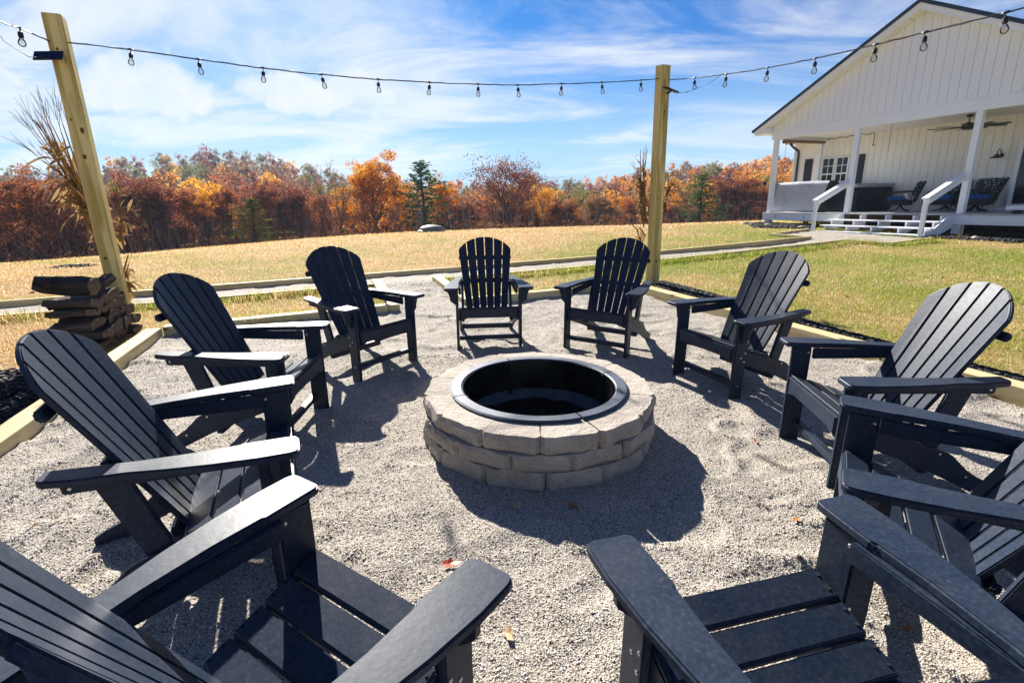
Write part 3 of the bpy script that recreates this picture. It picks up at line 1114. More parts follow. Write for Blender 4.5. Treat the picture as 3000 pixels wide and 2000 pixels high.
def build_chair(label):
    root = thing('adirondack_chair', label, 'chair', None, 'black adirondack chairs around the fire pit')
    Y0, Z0, DY, DZ = -.368, .24, -.447, .894
    NYn, NZn = .894, .447

    def back(x, s_, h):
        h2 = h + .45 * x * x
        return (x, Y0 + DY * s_ + NYn * h2, Z0 + DZ * s_ + NZn * h2)

    hw = lambda s_: .188 + (.255 - .188) * s_ / .633
    arc = lambda x: .479 + math.sqrt(max(.298 ** 2 - x * x, 0))
    gap = .0085
    for i in range(6):
        def edge(k, s_, sg):
            return -hw(s_) + k * 2 * hw(s_) / 6 + sg * gap / 2
        # top of each side of the slat where it meets the arc
        def meet(k, sg):
            s_ = .65
            for _ in range(20):
                s_ = arc(edge(k, s_, sg))
            return s_
        sl, sr_ = meet(i, 1), meet(i + 1, -1)
        if i == 0:
            sl = .633
        if i == 5:
            sr_ = .633
        xl, xr = edge(i, sl, 1), edge(i + 1, sr_, -1)
        out = [(edge(i, 0, 1), 0.0), (edge(i + 1, 0, -1), 0.0), (xr, sr_)]
        for q in range(1, 6):
            xx = xr + (xl - xr) * q / 6
            out.append((xx, arc(xx)))
        out.append((xl, sl))
        MB().prism(out, back, -.020, 0.0).build('back_slat', 'plastic', root, .004, 2)
    # cross rails behind the slats
    def rail(s_, half, name, w=.040):
        out = [(-half, s_), (-half + .012, s_ - w / 2), (half - .012, s_ - w / 2), (half, s_), (half - .012, s_ + w / 2), (-half + .012, s_ + w / 2)]
        f = lambda x, ss, h: (x, Y0 + DY * ss + NYn * h, Z0 + DZ * ss + NZn * h)
        MB().prism(out, f, -.040, -.016).build(name, 'plastic', root, .005, 2)
    rail(.575, .257, 'back_rail')
    rail(.345, .214, 'back_rail')
    rail(.035, .214, 'back_rail')
    # arms
    armo = [(.204, -.695), (.262, -.698), (.276, -.685), (.300, -.60), (.316, -.47), (.342, -.37), (.366, -.25), (.383, -.12), (.386, -.032),
            (.383, -.014), (.374, -.003), (.358, 0), (.285, 0), (.270, -.004), (.263, -.013), (.261, -.03), (.252, -.170), (.258, -.178), (.257, -.30), (.244, -.45), (.225, -.56)]
    for sx in (1, -1):
        o = [(x * sx, y) for x, y in armo]
        MB().prism(o, lambda a_, b_, h: (a_, b_, h), .535, .560).build('arm', 'plastic', root, .006, 3)
        leg = MB().box((.2655 * sx, -.133, -.035), (.2895 * sx, -.036, .5345)).build('front_leg', 'plastic', root, .005, 2)
        for yy, zz in ((-.119, .33), (-.087, .30), (-.116, .27), (-.087, .105)):
            screw(leg, (.2895 * sx, yy, zz), (sx, 0, 0))
        screw(leg, (.2655 * sx, -.118, .505), (-sx, 0, 0))
        bo = [(.290, .5345), (.363, .5345), (.352, .505), (.340, .47), (.338, .44), (.290, .398)]
        MB().prism([(x * sx, z) for x, z in bo], lambda a_, b_, h: (a_, h, b_), -.095, -.068).build('arm_bracket', 'plastic', root, .004, 2)
        ro = [(-.134, .5345), (-.134, .478), (-.30, .484), (-.645, .497), (-.650, .5345)]
        ar = MB().prism(ro, lambda a_, b_, h: (h * sx, a_, b_), .240, .2625).build('arm_rail', 'plastic', root, .004, 2)
        screw(ar, (.2625 * sx, -.625, .516), (sx, 0, 0))
        so = [(-.034, .362), (-.034, .268), (-.184, .222), (-.376, .150), (-.477, .108), (-.735, -.02), (-.790, -.02), (-.793, .035), (-.745, .062),
              (-.680, .088), (-.620, .128), (-.575, .170), (-.548, .197), (-.520, .212), (-.434, .242)]
        si = MB().prism(so, lambda a_, b_, h: (h * sx, a_, b_), .240, .2645).build('side_rail', 'plastic', root, .004, 2)
        for yy, zz in ((-.490, .205), (-.617, .098)):
            screw(si, (.2645 * sx, yy, zz), (sx, 0, 0))
        to = [(-.500, .534), (-.592, .534), (-.478, .170), (-.392, .170)]
        MB().prism(to, lambda a_, b_, h: (h * sx, a_, b_), .2155, .2395).build('back_strut', 'plastic', root, .004, 2)
    # seat
    th = math.atan(.32); c, s_ = math.cos(th), math.sin(th)

    def seat(x, l, h):
        return (x, -.042 - l * c + h * s_ * 0 - h * -s_ * 0, .384 - l * s_ + h)
    for i in range(4):
        l0 = .0905 * i; l1 = l0 + .083
        out = [(-.264, l0), (.264, l0), (.264, l1)]
        if i == 3:
            out = [(-.264, l0), (.264, l0)] + [(.264 - .528 * q / 8, l1 - .012 + .036 * (1 - ((.264 - .528 * q / 8) / .264) ** 2)) for q in range(9)]
        else:
            out += [(-.264, l1)]
        sl = MB().prism(out, seat, -.020, 0.0).build('seat_slat', 'plastic', root, .006, 3)
        for sx in (1, -1):
            for dl in (.022, .060):
                h = MB().lathe([(.0042, 0), (.0042, .0006)], 8)
                link('screw_hole', HOLE, 'hole', sl, T(*seat(.250 * sx, l0 + dl, .0004)))
    ao = [(-.264, .366), (.264, .366), (.264, .272), (.215, .276), (.19, .288), (-.19, .288), (-.215, .276), (-.264, .272)]
    MB().prism(ao, lambda a_, b_, h: (a_, h, b_), -.034, -.056).build('apron', 'plastic', root, .004, 2)
    MB().box((-.2645, -.138, .072), (.2645, -.100, .108)).build('stretcher', 'plastic', root, .004, 2)
    MB().box((-.239, -.470, .090), (.239, -.434, .135)).build('stretcher', 'plastic', root, .004, 2)
    return root


SCREW = MB().lathe([(.0062, 0), (.0062, .0012), (.0048, .0028), (.0022, .0032), (.0018, .0018)], 10).mesh('screw', smooth=False)
SCREW.materials.append(MAT['steel_screw'])
HOLE = MB().lathe([(.0046, 0), (.0046, .0008)], 8).mesh('screw_hole')
HOLE.materials.append(MAT['hole'])


def screw(parent, p, nrm):
    q = Vector(nrm).to_track_quat('Z', 'Y').to_matrix().to_4x4()
    return link('screw', SCREW, None, parent, T(*p) @ q)


CHAIR_LABEL = dict(
    E='black chair straight behind the fire pit, facing the camera, back in shade',
    F='black chair in front of the right wooden post, facing the pit',
    D='black chair in front of the angled entry timber, turned to the right',
    C='black chair beside the firewood stack, second from the left frame edge',
    B='black chair at the left edge with its tall back leaning left, nearest on that side',
    A='black chair cut off by the bottom left corner, seen from behind',
    J='black chair at the bottom right of the pit, seat and both arms seen from behind',
    I='black chair cut off by the right frame edge, only arms and seat in view',
    H='nearest right-hand black chair whose whole back shows against the lawn',
    G='black chair before the right lawn, between the post chair and nearest right chair')
chair0 = None
for key, (x, y, a) in CHAIRS.items():
    if chair0 is None:
        chair0 = o = build_chair(CHAIR_LABEL[key])
    else:
        o = copy_tree(chair0)
        o['label'] = CHAIR_LABEL[key]
    q = random.Random(key)
    o.matrix_world = on_pad(x, y, q.uniform(-.005, .004), rad(a)) @ RX(rad(q.uniform(-.35, .35))) @ RY(rad(q.uniform(-.35, .35)))

# ------------------------------------------------------------------ fire pit
pit = thing('fire_pit', 'round stone block fire pit with a black steel ring insert', 'fire pit', on_pad(PIT[0], PIT[1]))


def block_mesh(nb, rin, rout, h, seed, top):
    rr = random.Random(seed)
    ti = math.tan(math.pi / nb)
    wi, wo_ = rin * ti - .003, rout * ti - .0055
    bm = bmesh.new()
    nx_, nz_ = 8, 4
    # rough split face outward (+Y), plain everywhere else
    cols = []
    ch = .028
    prof = [(-wo_, rout - ch)] + [(-wo_ + .016 + (2 * wo_ - .032) * i / (nx_ - 2), rout) for i in range(nx_ - 1)] + [(wo_, rout - ch)]
    grid = []
    for k in range(nz_ + 1):
        t = k / nz_; row = []
        for i, (x, y) in enumerate(prof):
            edge = 0 if 0 < i < len(prof) - 1 else 1
            b = .005 * math.sin(math.pi * t)
            dy = b + rr.uniform(-.006, .005) - (.004 if k == nz_ else 0) - (.006 if k == 0 else 0)
            dz = rr.uniform(-.003, .003) if k in (0, nz_) and not edge else 0
            dx = rr.uniform(-.004, .004) if not edge else 0
            row.append(bm.verts.new((x + dx, y + (dy if not edge else dy * .5), h * t + dz)))
        grid.append(row)
    for k in range(nz_):
        for i in range(len(prof) - 1):
            bm.faces.new((grid[k][i], grid[k][i + 1], grid[k + 1][i + 1], grid[k + 1][i]))
    b0, b1 = bm.verts.new((-wi, rin, 0)), bm.verts.new((wi, rin, 0))
    t0, t1 = bm.verts.new((-wi, rin, h)), bm.verts.new((wi, rin, h))
    bm.faces.new([b0, b1] + [grid[0][i] for i in range(len(prof) - 1, -1, -1)])
    bm.faces.new([t1, t0] + [grid[nz_][i] for i in range(len(prof))])
    bm.faces.new([b1, b0, t0, t1])
    bm.faces.new([b0] + [grid[k][0] for k in range(nz_ + 1)] + [t0])
    bm.faces.new([b1, t1] + [grid[k][-1] for k in range(nz_, -1, -1)])
    bmesh.ops.recalc_face_normals(bm, faces=bm.faces)
    me = bpy.data.meshes.new('block')
    bm.to_mesh(me); bm.free()
    me.materials.append(MAT['block'])
    return me


NB = 14
for tier, (z0, h, rin, rout, a0) in enumerate(((-.025, .107, .46, .652, -90), (.0865, .083, .46, .652, -104.8), (.174, .087, .455, .640, -92))):
    variants = [block_mesh(NB, rin, rout, h, 100 * tier + i, tier == 2) for i in range(7)]
    for i in range(NB):
        aa = rad(a0 + 360 / NB * (i + .5))
        rr = random.Random(tier * 50 + i)
        M = RZ(aa - math.pi / 2 + rr.uniform(-.008, .008)) @ T(rr.uniform(-.002, .002), rr.uniform(-.006, .006), z0 + rr.uniform(0, .002))
        link('block', variants[(i * 3 + tier) % 7], None, pit, M)

ring = MB()
n = 64
for seg in range(4):
    a0, a1 = rad(-68 + 90 * seg + .5), rad(-68 + 90 * seg + 89.5)
    m = MB(); k = 18
    prof = [(.440, .272), (.447, .279), (.500, .2785), (.510, .2715), (.507, .268), (.447, .2715), (.4435, .268)]
    vs = []
    for i in range(k + 1):
        t = a0 + (a1 - a0) * i / k
        vs += [(r * math.cos(t), r * math.sin(t), z) for r, z in prof]
    p_ = len(prof); fs = []
    for i in range(k):
        for j in range(p_):
            j2 = (j + 1) % p_
            fs.append((i * p_ + j, i * p_ + j2, (i + 1) * p_ + j2, (i + 1) * p_ + j))
    fs += [tuple(range(p_)), tuple(k * p_ + j for j in range(p_ - 1, -1, -1))]
    lip = m.add(vs, fs).build('ring_lip', 'ring_steel', pit, smooth=False)
    # wall panel hanging from the lip
    m = MB(); vs = []; fs = []
    for i in range(k + 1):
        t = a0 + (a1 - a0) * i / k
        for r, z in ((.4395, .272), (.4365, .272), (.4365, .075), (.4395, .075)):
            vs.append((r * math.cos(t), r * math.sin(t), z))
    for i in range(k):
        for j in range(4):
            j2 = (j + 1) % 4
            fs.append((i * 4 + j, i * 4 + j2, (i + 1) * 4 + j2, (i + 1) * 4 + j))
    fs += [(0, 1, 2, 3), (k * 4 + 3, k * 4 + 2, k * 4 + 1, k * 4)]
    m.add(vs, fs).build('ring_wall', 'ring_inner', pit, smooth=False)
    t = a0 - rad(.5)
    MB().box((-.012, -.004, .05), (.012, .004, .268), RZ(t - math.pi / 2) @ T(0, .4315, 0)).build('ring_flange', 'ring_inner', pit, .001)
MB().lathe([(.449, .09), (.446, .09), (.446, -.06), (.449, -.06)], 48, None, True).build('ring_base', 'ring_skylit', pit)
vs = []; fs = []
k = 40
rr = random.Random(4)
for j in range(7):
    for i in range(k):
        t = 2 * math.pi * i / k; r = .444 * j / 6
        vs.append((r * math.cos(t), r * math.sin(t), -.012 + rr.uniform(-.012, .02)))
for j in range(6):
    for i in range(k):
        i2 = (i + 1) % k
        fs.append((j * k + i, j * k + i2, (j + 1) * k + i2, (j + 1) * k + i))
MB().add(vs, fs).build('ash_bed', 'ash', pit)
for i in range(9):
    a = rr.uniform(0, 6.28); r = rr.uniform(.05, .32); b = rr.uniform(0, 6.28); L = rr.uniform(.05, .16)
    p = Vector((r * math.cos(a), r * math.sin(a), -.01)); d = Vector((math.cos(b), math.sin(b), rr.uniform(-.1, .2)))
    MB().tube([p, p + d * L * .5 + Vector((0, 0, .006)), p + d * L], [.006, .005, .003], 6).build('charred_stick', 'ash', pit)

# ------------------------------------------------------------------ wooden posts and solar panels
PADROT = math.atan2(AV[1], AV[0])
POST_L, POST_R = (-3.985, 5.075), (2.095, 7.365)


def post(xy, top, label, cut):
    z0 = gz(*xy) - .15
    m = MB()
    h = top - z0
    w = .07
    # built along local X so that the grain runs up the post
    pts = [(0, -w, -w), (0, w, -w), (0, w, w), (0, -w, w), (h, -w, -w), (h + cut, w, -w), (h + cut, w, w), (h, -w, w)]
    m.add(pts, [(3, 2, 1, 0), (4, 5, 6, 7), (0, 1, 5, 4), (1, 2, 6, 5), (2, 3, 7, 6), (3, 0, 4, 7)])
    M = T(xy[0], xy[1], z0) @ RZ(PADROT) @ RY(-math.pi / 2)
    return tag(m.build('wooden_post', 'treated_pine', None, .006, 2, M=M), label, 'post', 'square wooden posts holding the string lights')


def knot(po, z, off, rx, rz, z0):
    for nm, k_, mt, d in (('knot', 1.0, 'knot_rim', .0706), ('knot_heart', .62, 'knot_heart', .0710)):
        out = [((z - z0) + rx * k_ * math.cos(q * .524) , off + rz * k_ * math.sin(q * .524) * (1.15 if q % 3 else .9)) for q in range(12)]
        MB().prism(out, lambda a_, b_, h: (a_, h, b_), -d, -.069).build(nm, mt, po)


pl_ = post(POST_L, 2.985, 'tall square wooden post on the left, behind the firewood stack', -.01)
for z, off, rx, rz in ((2.70, .012, .014, .010), (2.03, -.030, .030, .016), (1.80, -.002, .024, .017), (2.12, .035, .012, .008), (.86, .022, .018, .015)):
    knot(pl_, z, off, rx, rz, gz(*POST_L) - .15)
pr_ = post(POST_R, 2.985, 'square wooden post on the right, at the far corner of the gravel pad', .01)
for z, off, rx, rz in ((2.42, .0, .022, .014), (.42, .01, .024, .020), (1.3, .03, .014, .010)):
    knot(pr_, z, off, rx, rz, gz(*POST_R) - .15)


def solar(M, label, cable):
    root = thing('solar_panel', label, 'solar panel', M, 'solar panels on the posts')
    MB().box((-.125, -.045, -.008), (.125, .045, .008)).build('panel_case', 'black_metal', root, .006, 2)
    MB().box((-.116, -.037, .0082), (.116, .037, .0095)).build('solar_cell_sheet', 'solar_glass', root)
    MB().tube([(0, 0, -.008), (0, .01, -.03), (0, .05, -.045)], [.012, .012, .014], 10).build('mounting_arm', 'black_metal', root, smooth=True)
    return root


# left panel faces the camera side, right one is seen edge on
solar(T(-3.985, 4.915, 2.625) @ RZ(PADROT - rad(22)) @ RX(rad(62)), 'dark blue solar panel on the left wooden post', None)
solar(T(2.17, 7.21, 2.665) @ RZ(PADROT + rad(10)) @ RX(rad(12)) @ RY(rad(8)), 'dark blue solar panel on the right wooden post, seen edge on', None)

# ------------------------------------------------------------------ string lights
BULB_GLASS = MB().lathe([(.0095, -.062), (.0135, -.072), (.021, -.088), (.0235, -.101), (.0205, -.114), (.011, -.123), (.002, -.1255),
                         (.0015, -.1245), (.0103, -.122), (.0193, -.1135), (.0223, -.101), (.0198, -.0885), (.0125, -.0725), (.0085, -.062)], 14, None, True).mesh('bulb', smooth=True)
BULB_GLASS.materials.append(MAT['bulb_glass'])
SOCKET = MB().lathe([(.004, -.020), (.008, -.026), (.0155, -.030), (.0165, -.046), (.0155, -.062), (.010, -.0635)], 12).mesh('socket', smooth=False)
SOCKET.materials.append(MAT['cable'])
DROP = MB().tube([(0, 0, .012), (0, 0, -.024)], .0035, 7).mesh('drop_cable')
HANGER = MB().tube([(-.022, 0, 0), (-.009, 0, .004), (.009, 0, .004), (.022, 0, 0)], [.005, .008, .008, .005], 7).mesh('hanger_clip')
for q in (DROP, HANGER):
    q.materials.append(MAT['cable'])
FIL = MB().tube([(0, 0, -.066), (.004, 0, -.09), (0, 0, -.104), (-.004, 0, -.09), (0, 0, -.066)], .0009, 4).mesh('filament')
FIL.materials.append(MAT['steel_screw'])


def light_string(points, bulbs, label, extra=None):
    """points: control points of the cable; bulbs: positions on it"""
    root = thing('string_light', label, 'string lights', T(*points[0]), 'string lights')
    inv = T(*points[0]).inverted()
    P = [inv @ Vector(p) for p in points]
    # smooth the cable through its control points
    fine = []
    for i in range(len(P) - 1):
        a, b, c, d = P[max(i - 1, 0)], P[i], P[i + 1], P[min(i + 2, len(P) - 1)]
        for k in range(8):
            t = k / 8
            fine.append(.5 * ((2 * b) + (c - a) * t + (2 * a - 5 * b + 4 * c - d) * t * t + (3 * b - a - 3 * c + d) * t ** 3))
    fine.append(P[-1])
    rr = random.Random(label)
    fine = [p + Vector((0, 0, rr.uniform(-.003, .003))) for p in fine]
    MB().tube(fine, .0046, 6).build('cable', 'cable', root, smooth=True)
    MB().tube([p + Vector((rr.uniform(-.004, .004), rr.uniform(-.004, .004), .006 + rr.uniform(-.004, .004))) for p in fine], .0016, 5).build('hanging_wire', 'cable', root)
    for b in bulbs:
        q = inv @ Vector(b)
        dirv = (P[-1] - P[0]); yaw = math.atan2(dirv.y, dirv.x)
        tilt = rr.uniform(-.22, .22)
        M = T(*q) @ RZ(yaw) @ RY(tilt) @ S(1.08, 1.08, 1.08)
        s0 = link('socket', SOCKET, None, root, M)
        for nm, me in (('hanger_clip', HANGER), ('drop_cable', DROP), ('bulb', BULB_GLASS)):
            bo = link(nm, me, None, s0, Matrix.Identity(4))
            if nm == 'bulb':
                bo2 = link('filament', FIL, None, s0, Matrix.Identity(4))
    return root


MAINB = [(-3.445, 5.195, 2.731), (-2.946, 5.387, 2.688), (-2.424, 5.589, 2.647), (-1.914, 5.785, 2.62), (-1.378, 5.992, 2.607), (-0.848, 6.197, 2.608),
         (-0.318, 6.401, 2.62), (0.145, 6.58, 2.637), (0.691, 6.79, 2.682), (1.219, 6.994, 2.728), (1.767, 7.205, 2.785)]
light_string([(-3.915, 5.06, 2.765)] + MAINB + [(2.03, 7.29, 2.818)], MAINB, 'string of clear bulbs strung between the two wooden posts')
RB = [(2.318, 6.775, 2.705), (2.517, 6.291, 2.636), (2.732, 5.766, 2.575), (2.937, 5.267, 2.532), (3.15, 4.751, 2.504), (3.292, 4.404, 2.492), (3.483, 3.94, 2.474)]
light_string([(2.165, 7.29, 2.80)] + RB + [(3.62, 3.6, 2.482), (3.9, 2.92, 2.53), (4.26, 2.02, 2.68)], RB, 'string of clear bulbs running from the right post past the white gable')
LB = [(-3.661, 4.31, 2.65)]
light_string([(-4.065, 5.11, 2.775)] + LB + [(-3.531, 4.001, 2.60), (-3.1, 3.0, 2.50), (-2.4, 1.4, 2.50), (-1.75, -.75, 2.75)], LB, 'string of bulbs leaving the left post towards the left frame edge')
# thin leads from the panels
for pts, lab in (([(-3.93, 4.92, 2.60), (-4.02, 4.75, 2.575), (-3.97, 4.50, 2.62), (-3.75, 4.15, 2.70), (-3.45, 3.75, 2.62), (-3.1, 3.0, 2.52)], 'thin black lead looping left from the left solar panel'),
                 ([(2.10, 7.28, 2.80), (2.12, 7.24, 2.70), (2.20, 7.10, 2.60), (2.28, 6.90, 2.575), (2.42, 6.62, 2.60), (2.50, 6.33, 2.655)], 'thin black lead looping right from the right solar panel')):
    o = MB().tube(pts, .0026, 5).build('panel_lead', 'cable', None, smooth=True)
    tag(o, lab, 'cable')
    p = pts[3]
    MB().tube([(p[0], p[1] - .025, p[2]), (p[0] + .005, p[1] + .025, p[2])], .006, 6).build('connector', 'cable', o)

# ------------------------------------------------------------------ corn stalk bundles tied to the posts
def husk_mesh(seed, L, w, curl):
    rr = random.Random(seed)
    k = 9; vs = []; fs = []
    for i in range(k + 1):
        t = i / k
        ww = w * math.sin(math.pi * min(1, .18 + .82 * (1 - t) ** .7)) * (1 - t * .55) * (1 if t < .98 else .15)
        z = L * (.95 * t - curl * t * t)
        x = L * (.30 * t + .45 * curl * t * t)
        tw = rr.uniform(-.25, .25) + t * 1.1
        dx, dy = math.sin(tw) * ww * .35, math.cos(tw) * ww
        c = .25 * ww
        vs += [(x - dx, -dy, z + rr.uniform(-.004, .004)), (x + c * .3, 0, z - c), (x + dx, dy, z + rr.uniform(-.004, .004))]
    for i in range(k):
        for j in range(2):
            fs.append((i * 3 + j, i * 3 + j + 1, i * 3 + j + 4, i * 3 + j + 3))
    me = MB().add(vs, fs).mesh('corn_leaf', smooth=True)
    me.materials.append(MAT['husk'])
    return me


HUSK = [husk_mesh(i, random.Random(i).uniform(.30, .52), random.Random(i + 9).uniform(.032, .052), c) for i, c in enumerate((.2, .5, .9, 1.2, 1.5, .7))]


def tassel_mesh(seed):
    rr = random.Random(seed); m = MB()
    m.tube([(0, 0, 0), (.01, 0, .16), (.03, 0, .34)], [.003, .002, .001], 5)
    for i in range(4):
        z = .05 + .035 * i; a = rr.uniform(0, 6.28); L = rr.uniform(.12, .24); sp = rr.uniform(.15, .35)
        m.tube([(0, 0, z), (math.cos(a) * L * sp * .5, math.sin(a) * L * sp * .5, z + L * .55), (math.cos(a) * L * sp, math.sin(a) * L * sp, z + L)], [.0016, .0022, .001], 4)
    me = m.mesh('tassel')
    me.materials.append(MAT['dry_stalk'])
    return me


TASSEL = [tassel_mesh(i) for i in range(3)]


def corn_bundle(base, height, lean, label, seed, leafy, nst, scale=1.0, out=0.0):
    """stalks tied to the post a third of the way up, fanning up and away from it"""
    rr = random.Random(seed)
    root = thing('corn_stalk_bundle', label, 'corn stalks', T(*base))
    lv = Vector(lean)
    yaw = math.atan2(lv.y, lv.x)
    for i in range(nst):
        off = Vector((rr.uniform(-.05, .05), rr.uniform(-.05, .05), 0)) * scale
        top = lv * rr.uniform(.35, 1.2) + Vector((rr.uniform(-.07, .07), rr.uniform(-.10, .10), height * rr.uniform(.55, 1.0)))
        mid = off * .8 + lv * .28 + Vector((0, 0, height * .5))
        tie = off * .5 + Vector((0, 0, height * .30))
        lo = off * 1.4 - lv * .05 + Vector((0, 0, height * rr.uniform(-.02, .1)))
        MB().tube([lo, tie, mid, top], [.010, .011, .009, .004], 6).build('stalk', 'dry_stalk', root, smooth=True)
        for j in range(leafy):
            t = rr.uniform(.0, .9)
            p = tie.lerp(mid, t * 2) if t < .5 else mid.lerp(top, t * 2 - 1)
            M = T(*p) @ RZ(yaw + rr.gauss(0, .9)) @ RX(rr.uniform(-.5, .5)) @ RY(rr.uniform(-.2, 1.0))
            q_ = scale * rr.uniform(.45, 1.0)
            link('corn_leaf', HUSK[rr.randrange(6)], None, root, M @ S(q_, .9, q_))
        if rr.random() < .45:
            q = (top - mid).normalized().to_track_quat('Z', 'X').to_matrix().to_4x4()
            link('tassel', TASSEL[rr.randrange(3)], None, root, T(*top) @ q @ S(scale, scale, scale))
    for j in range(int(nst * 2.2)):          # husks hanging round the tie
        M = T(rr.uniform(-.06, .06), rr.uniform(-.06, .06), height * rr.uniform(.12, .42)) @ RZ(yaw + rr.gauss(0, 1.2)) @ RX(rr.uniform(-.6, .6)) @ RY(rr.uniform(1.5, 2.6))
        q_ = scale * rr.uniform(.35, .65)
        link('corn_leaf', HUSK[rr.randrange(6)], None, root, M @ S(q_, 1.0, q_))
    return root


corn_bundle((-4.13, 5.22, .82), 1.36, (-.40, .05, 0), 'dry corn stalks tied to the left post, leaves fanning out to the left', 3, 5, 24)
corn_bundle((-3.90, 5.20, .95), .62, (.14, .05, 0), 'dry corn leaves sticking out right of the left post', 4, 3, 3, .5)
corn_bundle((-4.02, 5.20, .42), .45, (.02, .05, 0), 'dry corn husks hanging low behind the left post near the firewood', 8, 5, 5, .6)
corn_bundle((1.93, 7.40, .92), 1.05, (-.08, .02, 0), 'dry corn stalks tied to the left side of the right post', 5, 7, 11, .66)
corn_bundle((2.23, 7.44, 1.05), .72, (.16, .02, 0), 'dry corn leaves sticking out right of the right post', 6, 5, 5, .62)
corn_bundle((1.93, 7.40, .40), .55, (-.04, .02, 0), 'dry corn husks hanging at the foot of the right post', 9, 5, 4, .5)

# ------------------------------------------------------------------ firewood stack
def log_mesh(seed, L, r, kind):
    """kind: split wedge, slab or round; axis along X"""
    rr = random.Random(seed)
    n_ = 18 if kind == 'round' else 14
    out = []
    if kind == 'round':
        for j in range(n_):
            t = 2 * math.pi * j / n_
            out.append((math.cos(t) * r * (1 + .10 * math.sin(2 * t + seed)), math.sin(t) * r * .9))
    elif kind == 'wedge':
        a0 = rr.uniform(0, 6.28); span = rr.uniform(1.3, 2.0); R = r * 1.7
        c = (math.cos(a0 + span / 2) * R * .55, math.sin(a0 + span / 2) * R * .55)
        out.append((-c[0], -c[1]))
        for j in range(7):
            t = a0 + span * j / 6
            out.append((math.cos(t) * R - c[0], math.sin(t) * R - c[1]))
    else:
        out = [(-r * 1.3, -r * .55), (0, -r * .62), (r * 1.25, -r * .5), (r * 1.35, r * .2), (r * .6, r * .55), (-.5 * r, r * .6), (-r * 1.25, r * .35)]
    k = 9; p_ = len(out); bm = bmesh.new(); rows = []
    bend = rr.uniform(-.02, .02)
    for i in range(k + 1):
        t = i / k; row = []
        sc = 1 + rr.uniform(-.05, .05)
        for j, (a, b) in enumerate(out):
            q = (mnoise.noise(Vector((t * 5 + seed, j * 1.7, seed * .3))) * .12 + mnoise.noise(Vector((t * 1.2, j * 2.9 + seed, 4.1))) * .30) * r
            row.append(bm.verts.new((L * (t - .5) + (rr.uniform(-.012, .012) if i in (0, k) else 0), a * sc + bend * math.sin(math.pi * t) + q, b * sc + q)))
        rows.append(row)
    for i in range(k):
        for j in range(p_):
            j2 = (j + 1) % p_
            f = bm.faces.new((rows[i][j], rows[i][j2], rows[i + 1][j2], rows[i + 1][j]))
            f.material_index = 0 if kind == 'round' or (kind == 'wedge' and 1 <= j <= 6) else 2
    e0 = bm.faces.new(rows[0][::-1]); e1 = bm.faces.new(rows[k])
    e0.material_index = e1.material_index = 1
    bmesh.ops.recalc_face_normals(bm, faces=bm.faces)
    me = bpy.data.meshes.new('firewood')
    bm.to_mesh(me); bm.free()
    for q in ('log_bark', 'log_end', 'log_split'):
        me.materials.append(MAT[q])
    return me


LOGS = {k: [log_mesh(i * 7 + j, .43, .060, k) for i in range(4)] for j, k in enumerate(('round', 'wedge', 'slab'))}
wd = np.array((.985, .17)); wv = np.array((-.31, .95))        # along a log, and along the stack
wyaw = math.atan2(wd[1], wd[0])
base = np.array((-3.56, 4.22))
rr = random.Random(12)
rows = ['gable-dark', 0]
z = .02
for layer in range(5):
    cnt = 6 if layer < 4 else 4
    for i in range(cnt):
        kind = rr.choice(('wedge', 'slab', 'wedge', 'slab', 'slab'))
        me = rr.choice(LOGS[kind])
        c = base - wd * (.17 + rr.uniform(-.03, .04)) + wv * (.07 + .135 * i + rr.uniform(-.012, .012) + (.04 if layer % 2 else 0))
        zz = gz(*c) + .055 + layer * .098 + rr.uniform(-.008, .008)
        if kind == 'round':
            sc = (1, .95, .9)
        else:
            sc = (rr.uniform(.66, .92), rr.uniform(.85, 1.3), rr.uniform(.7, 1.2))
        M = T(c[0], c[1], zz) @ RZ(wyaw + rr.uniform(-.16, .16)) @ RY(rr.uniform(-.06, .06)) @ RX(rr.choice((0, math.pi)) + rr.uniform(-.25, .25)) @ S(*sc)
        o = link('firewood', me, None, None, M)
        if i == 0:
            lab = ('split log at the near end of the firewood stack, ' + ('bottom', 'second from bottom', 'middle', 'second from top', 'top')[layer] + ' layer')
        else:
            lab = 'weathered split log, %s from the near end, %s layer of the firewood stack' % (
                ('first', 'second', 'third', 'fourth', 'fifth', 'sixth')[i], ('bottom', 'second lowest', 'middle', 'second highest', 'top')[layer])
        tag(o, lab, 'firewood', 'split logs in the firewood stack')
c = base - wd * .20 + wv * .10
big = log_mesh(77, .40, .082, 'round')
o = link('firewood', big, None, None, T(c[0], c[1], gz(*c) + .60) @ RZ(wyaw + .05) @ RY(.10))
tag(o, 'big dark round log with a knot lying on top of the firewood stack', 'firewood', 'split logs in the firewood stack')
MB().tube([(-.09, -.085, .03), (-.10, -.112, .038)], [.045, .030], 10).build('knot', 'log_bark', o, smooth=False)
c = base - wd * .07 + wv * .42
o = link('firewood', LOGS['slab'][1], None, None, T(c[0], c[1], gz(*c) + .57) @ RZ(wyaw + 1.0) @ RY(-.5) @ S(.5, .9, 1))
tag(o, 'short broken log leaning on top of the firewood stack against the post', 'firewood', 'split logs in the firewood stack')

# ------------------------------------------------------------------ small things
def leaf_mesh(seed, n_=9, curl=.5):
    rr = random.Random(seed); vs = [(0, 0, .004)]; fs = []
    for i in range(n_):
        t = 2 * math.pi * i / n_
        r = (.018 + (.016 if i % 2 == 0 else 0)) * rr.uniform(.8, 1.2) * (1.3 if i == 0 else 1)
        vs.append((r * math.cos(t), r * .7 * math.sin(t), .004 + curl * r * rr.uniform(.1, .8)))
    fs = [(0, 1 + i, 1 + (i + 1) % n_) for i in range(n_)]
    return MB().add(vs, fs).mesh('fallen_leaf')


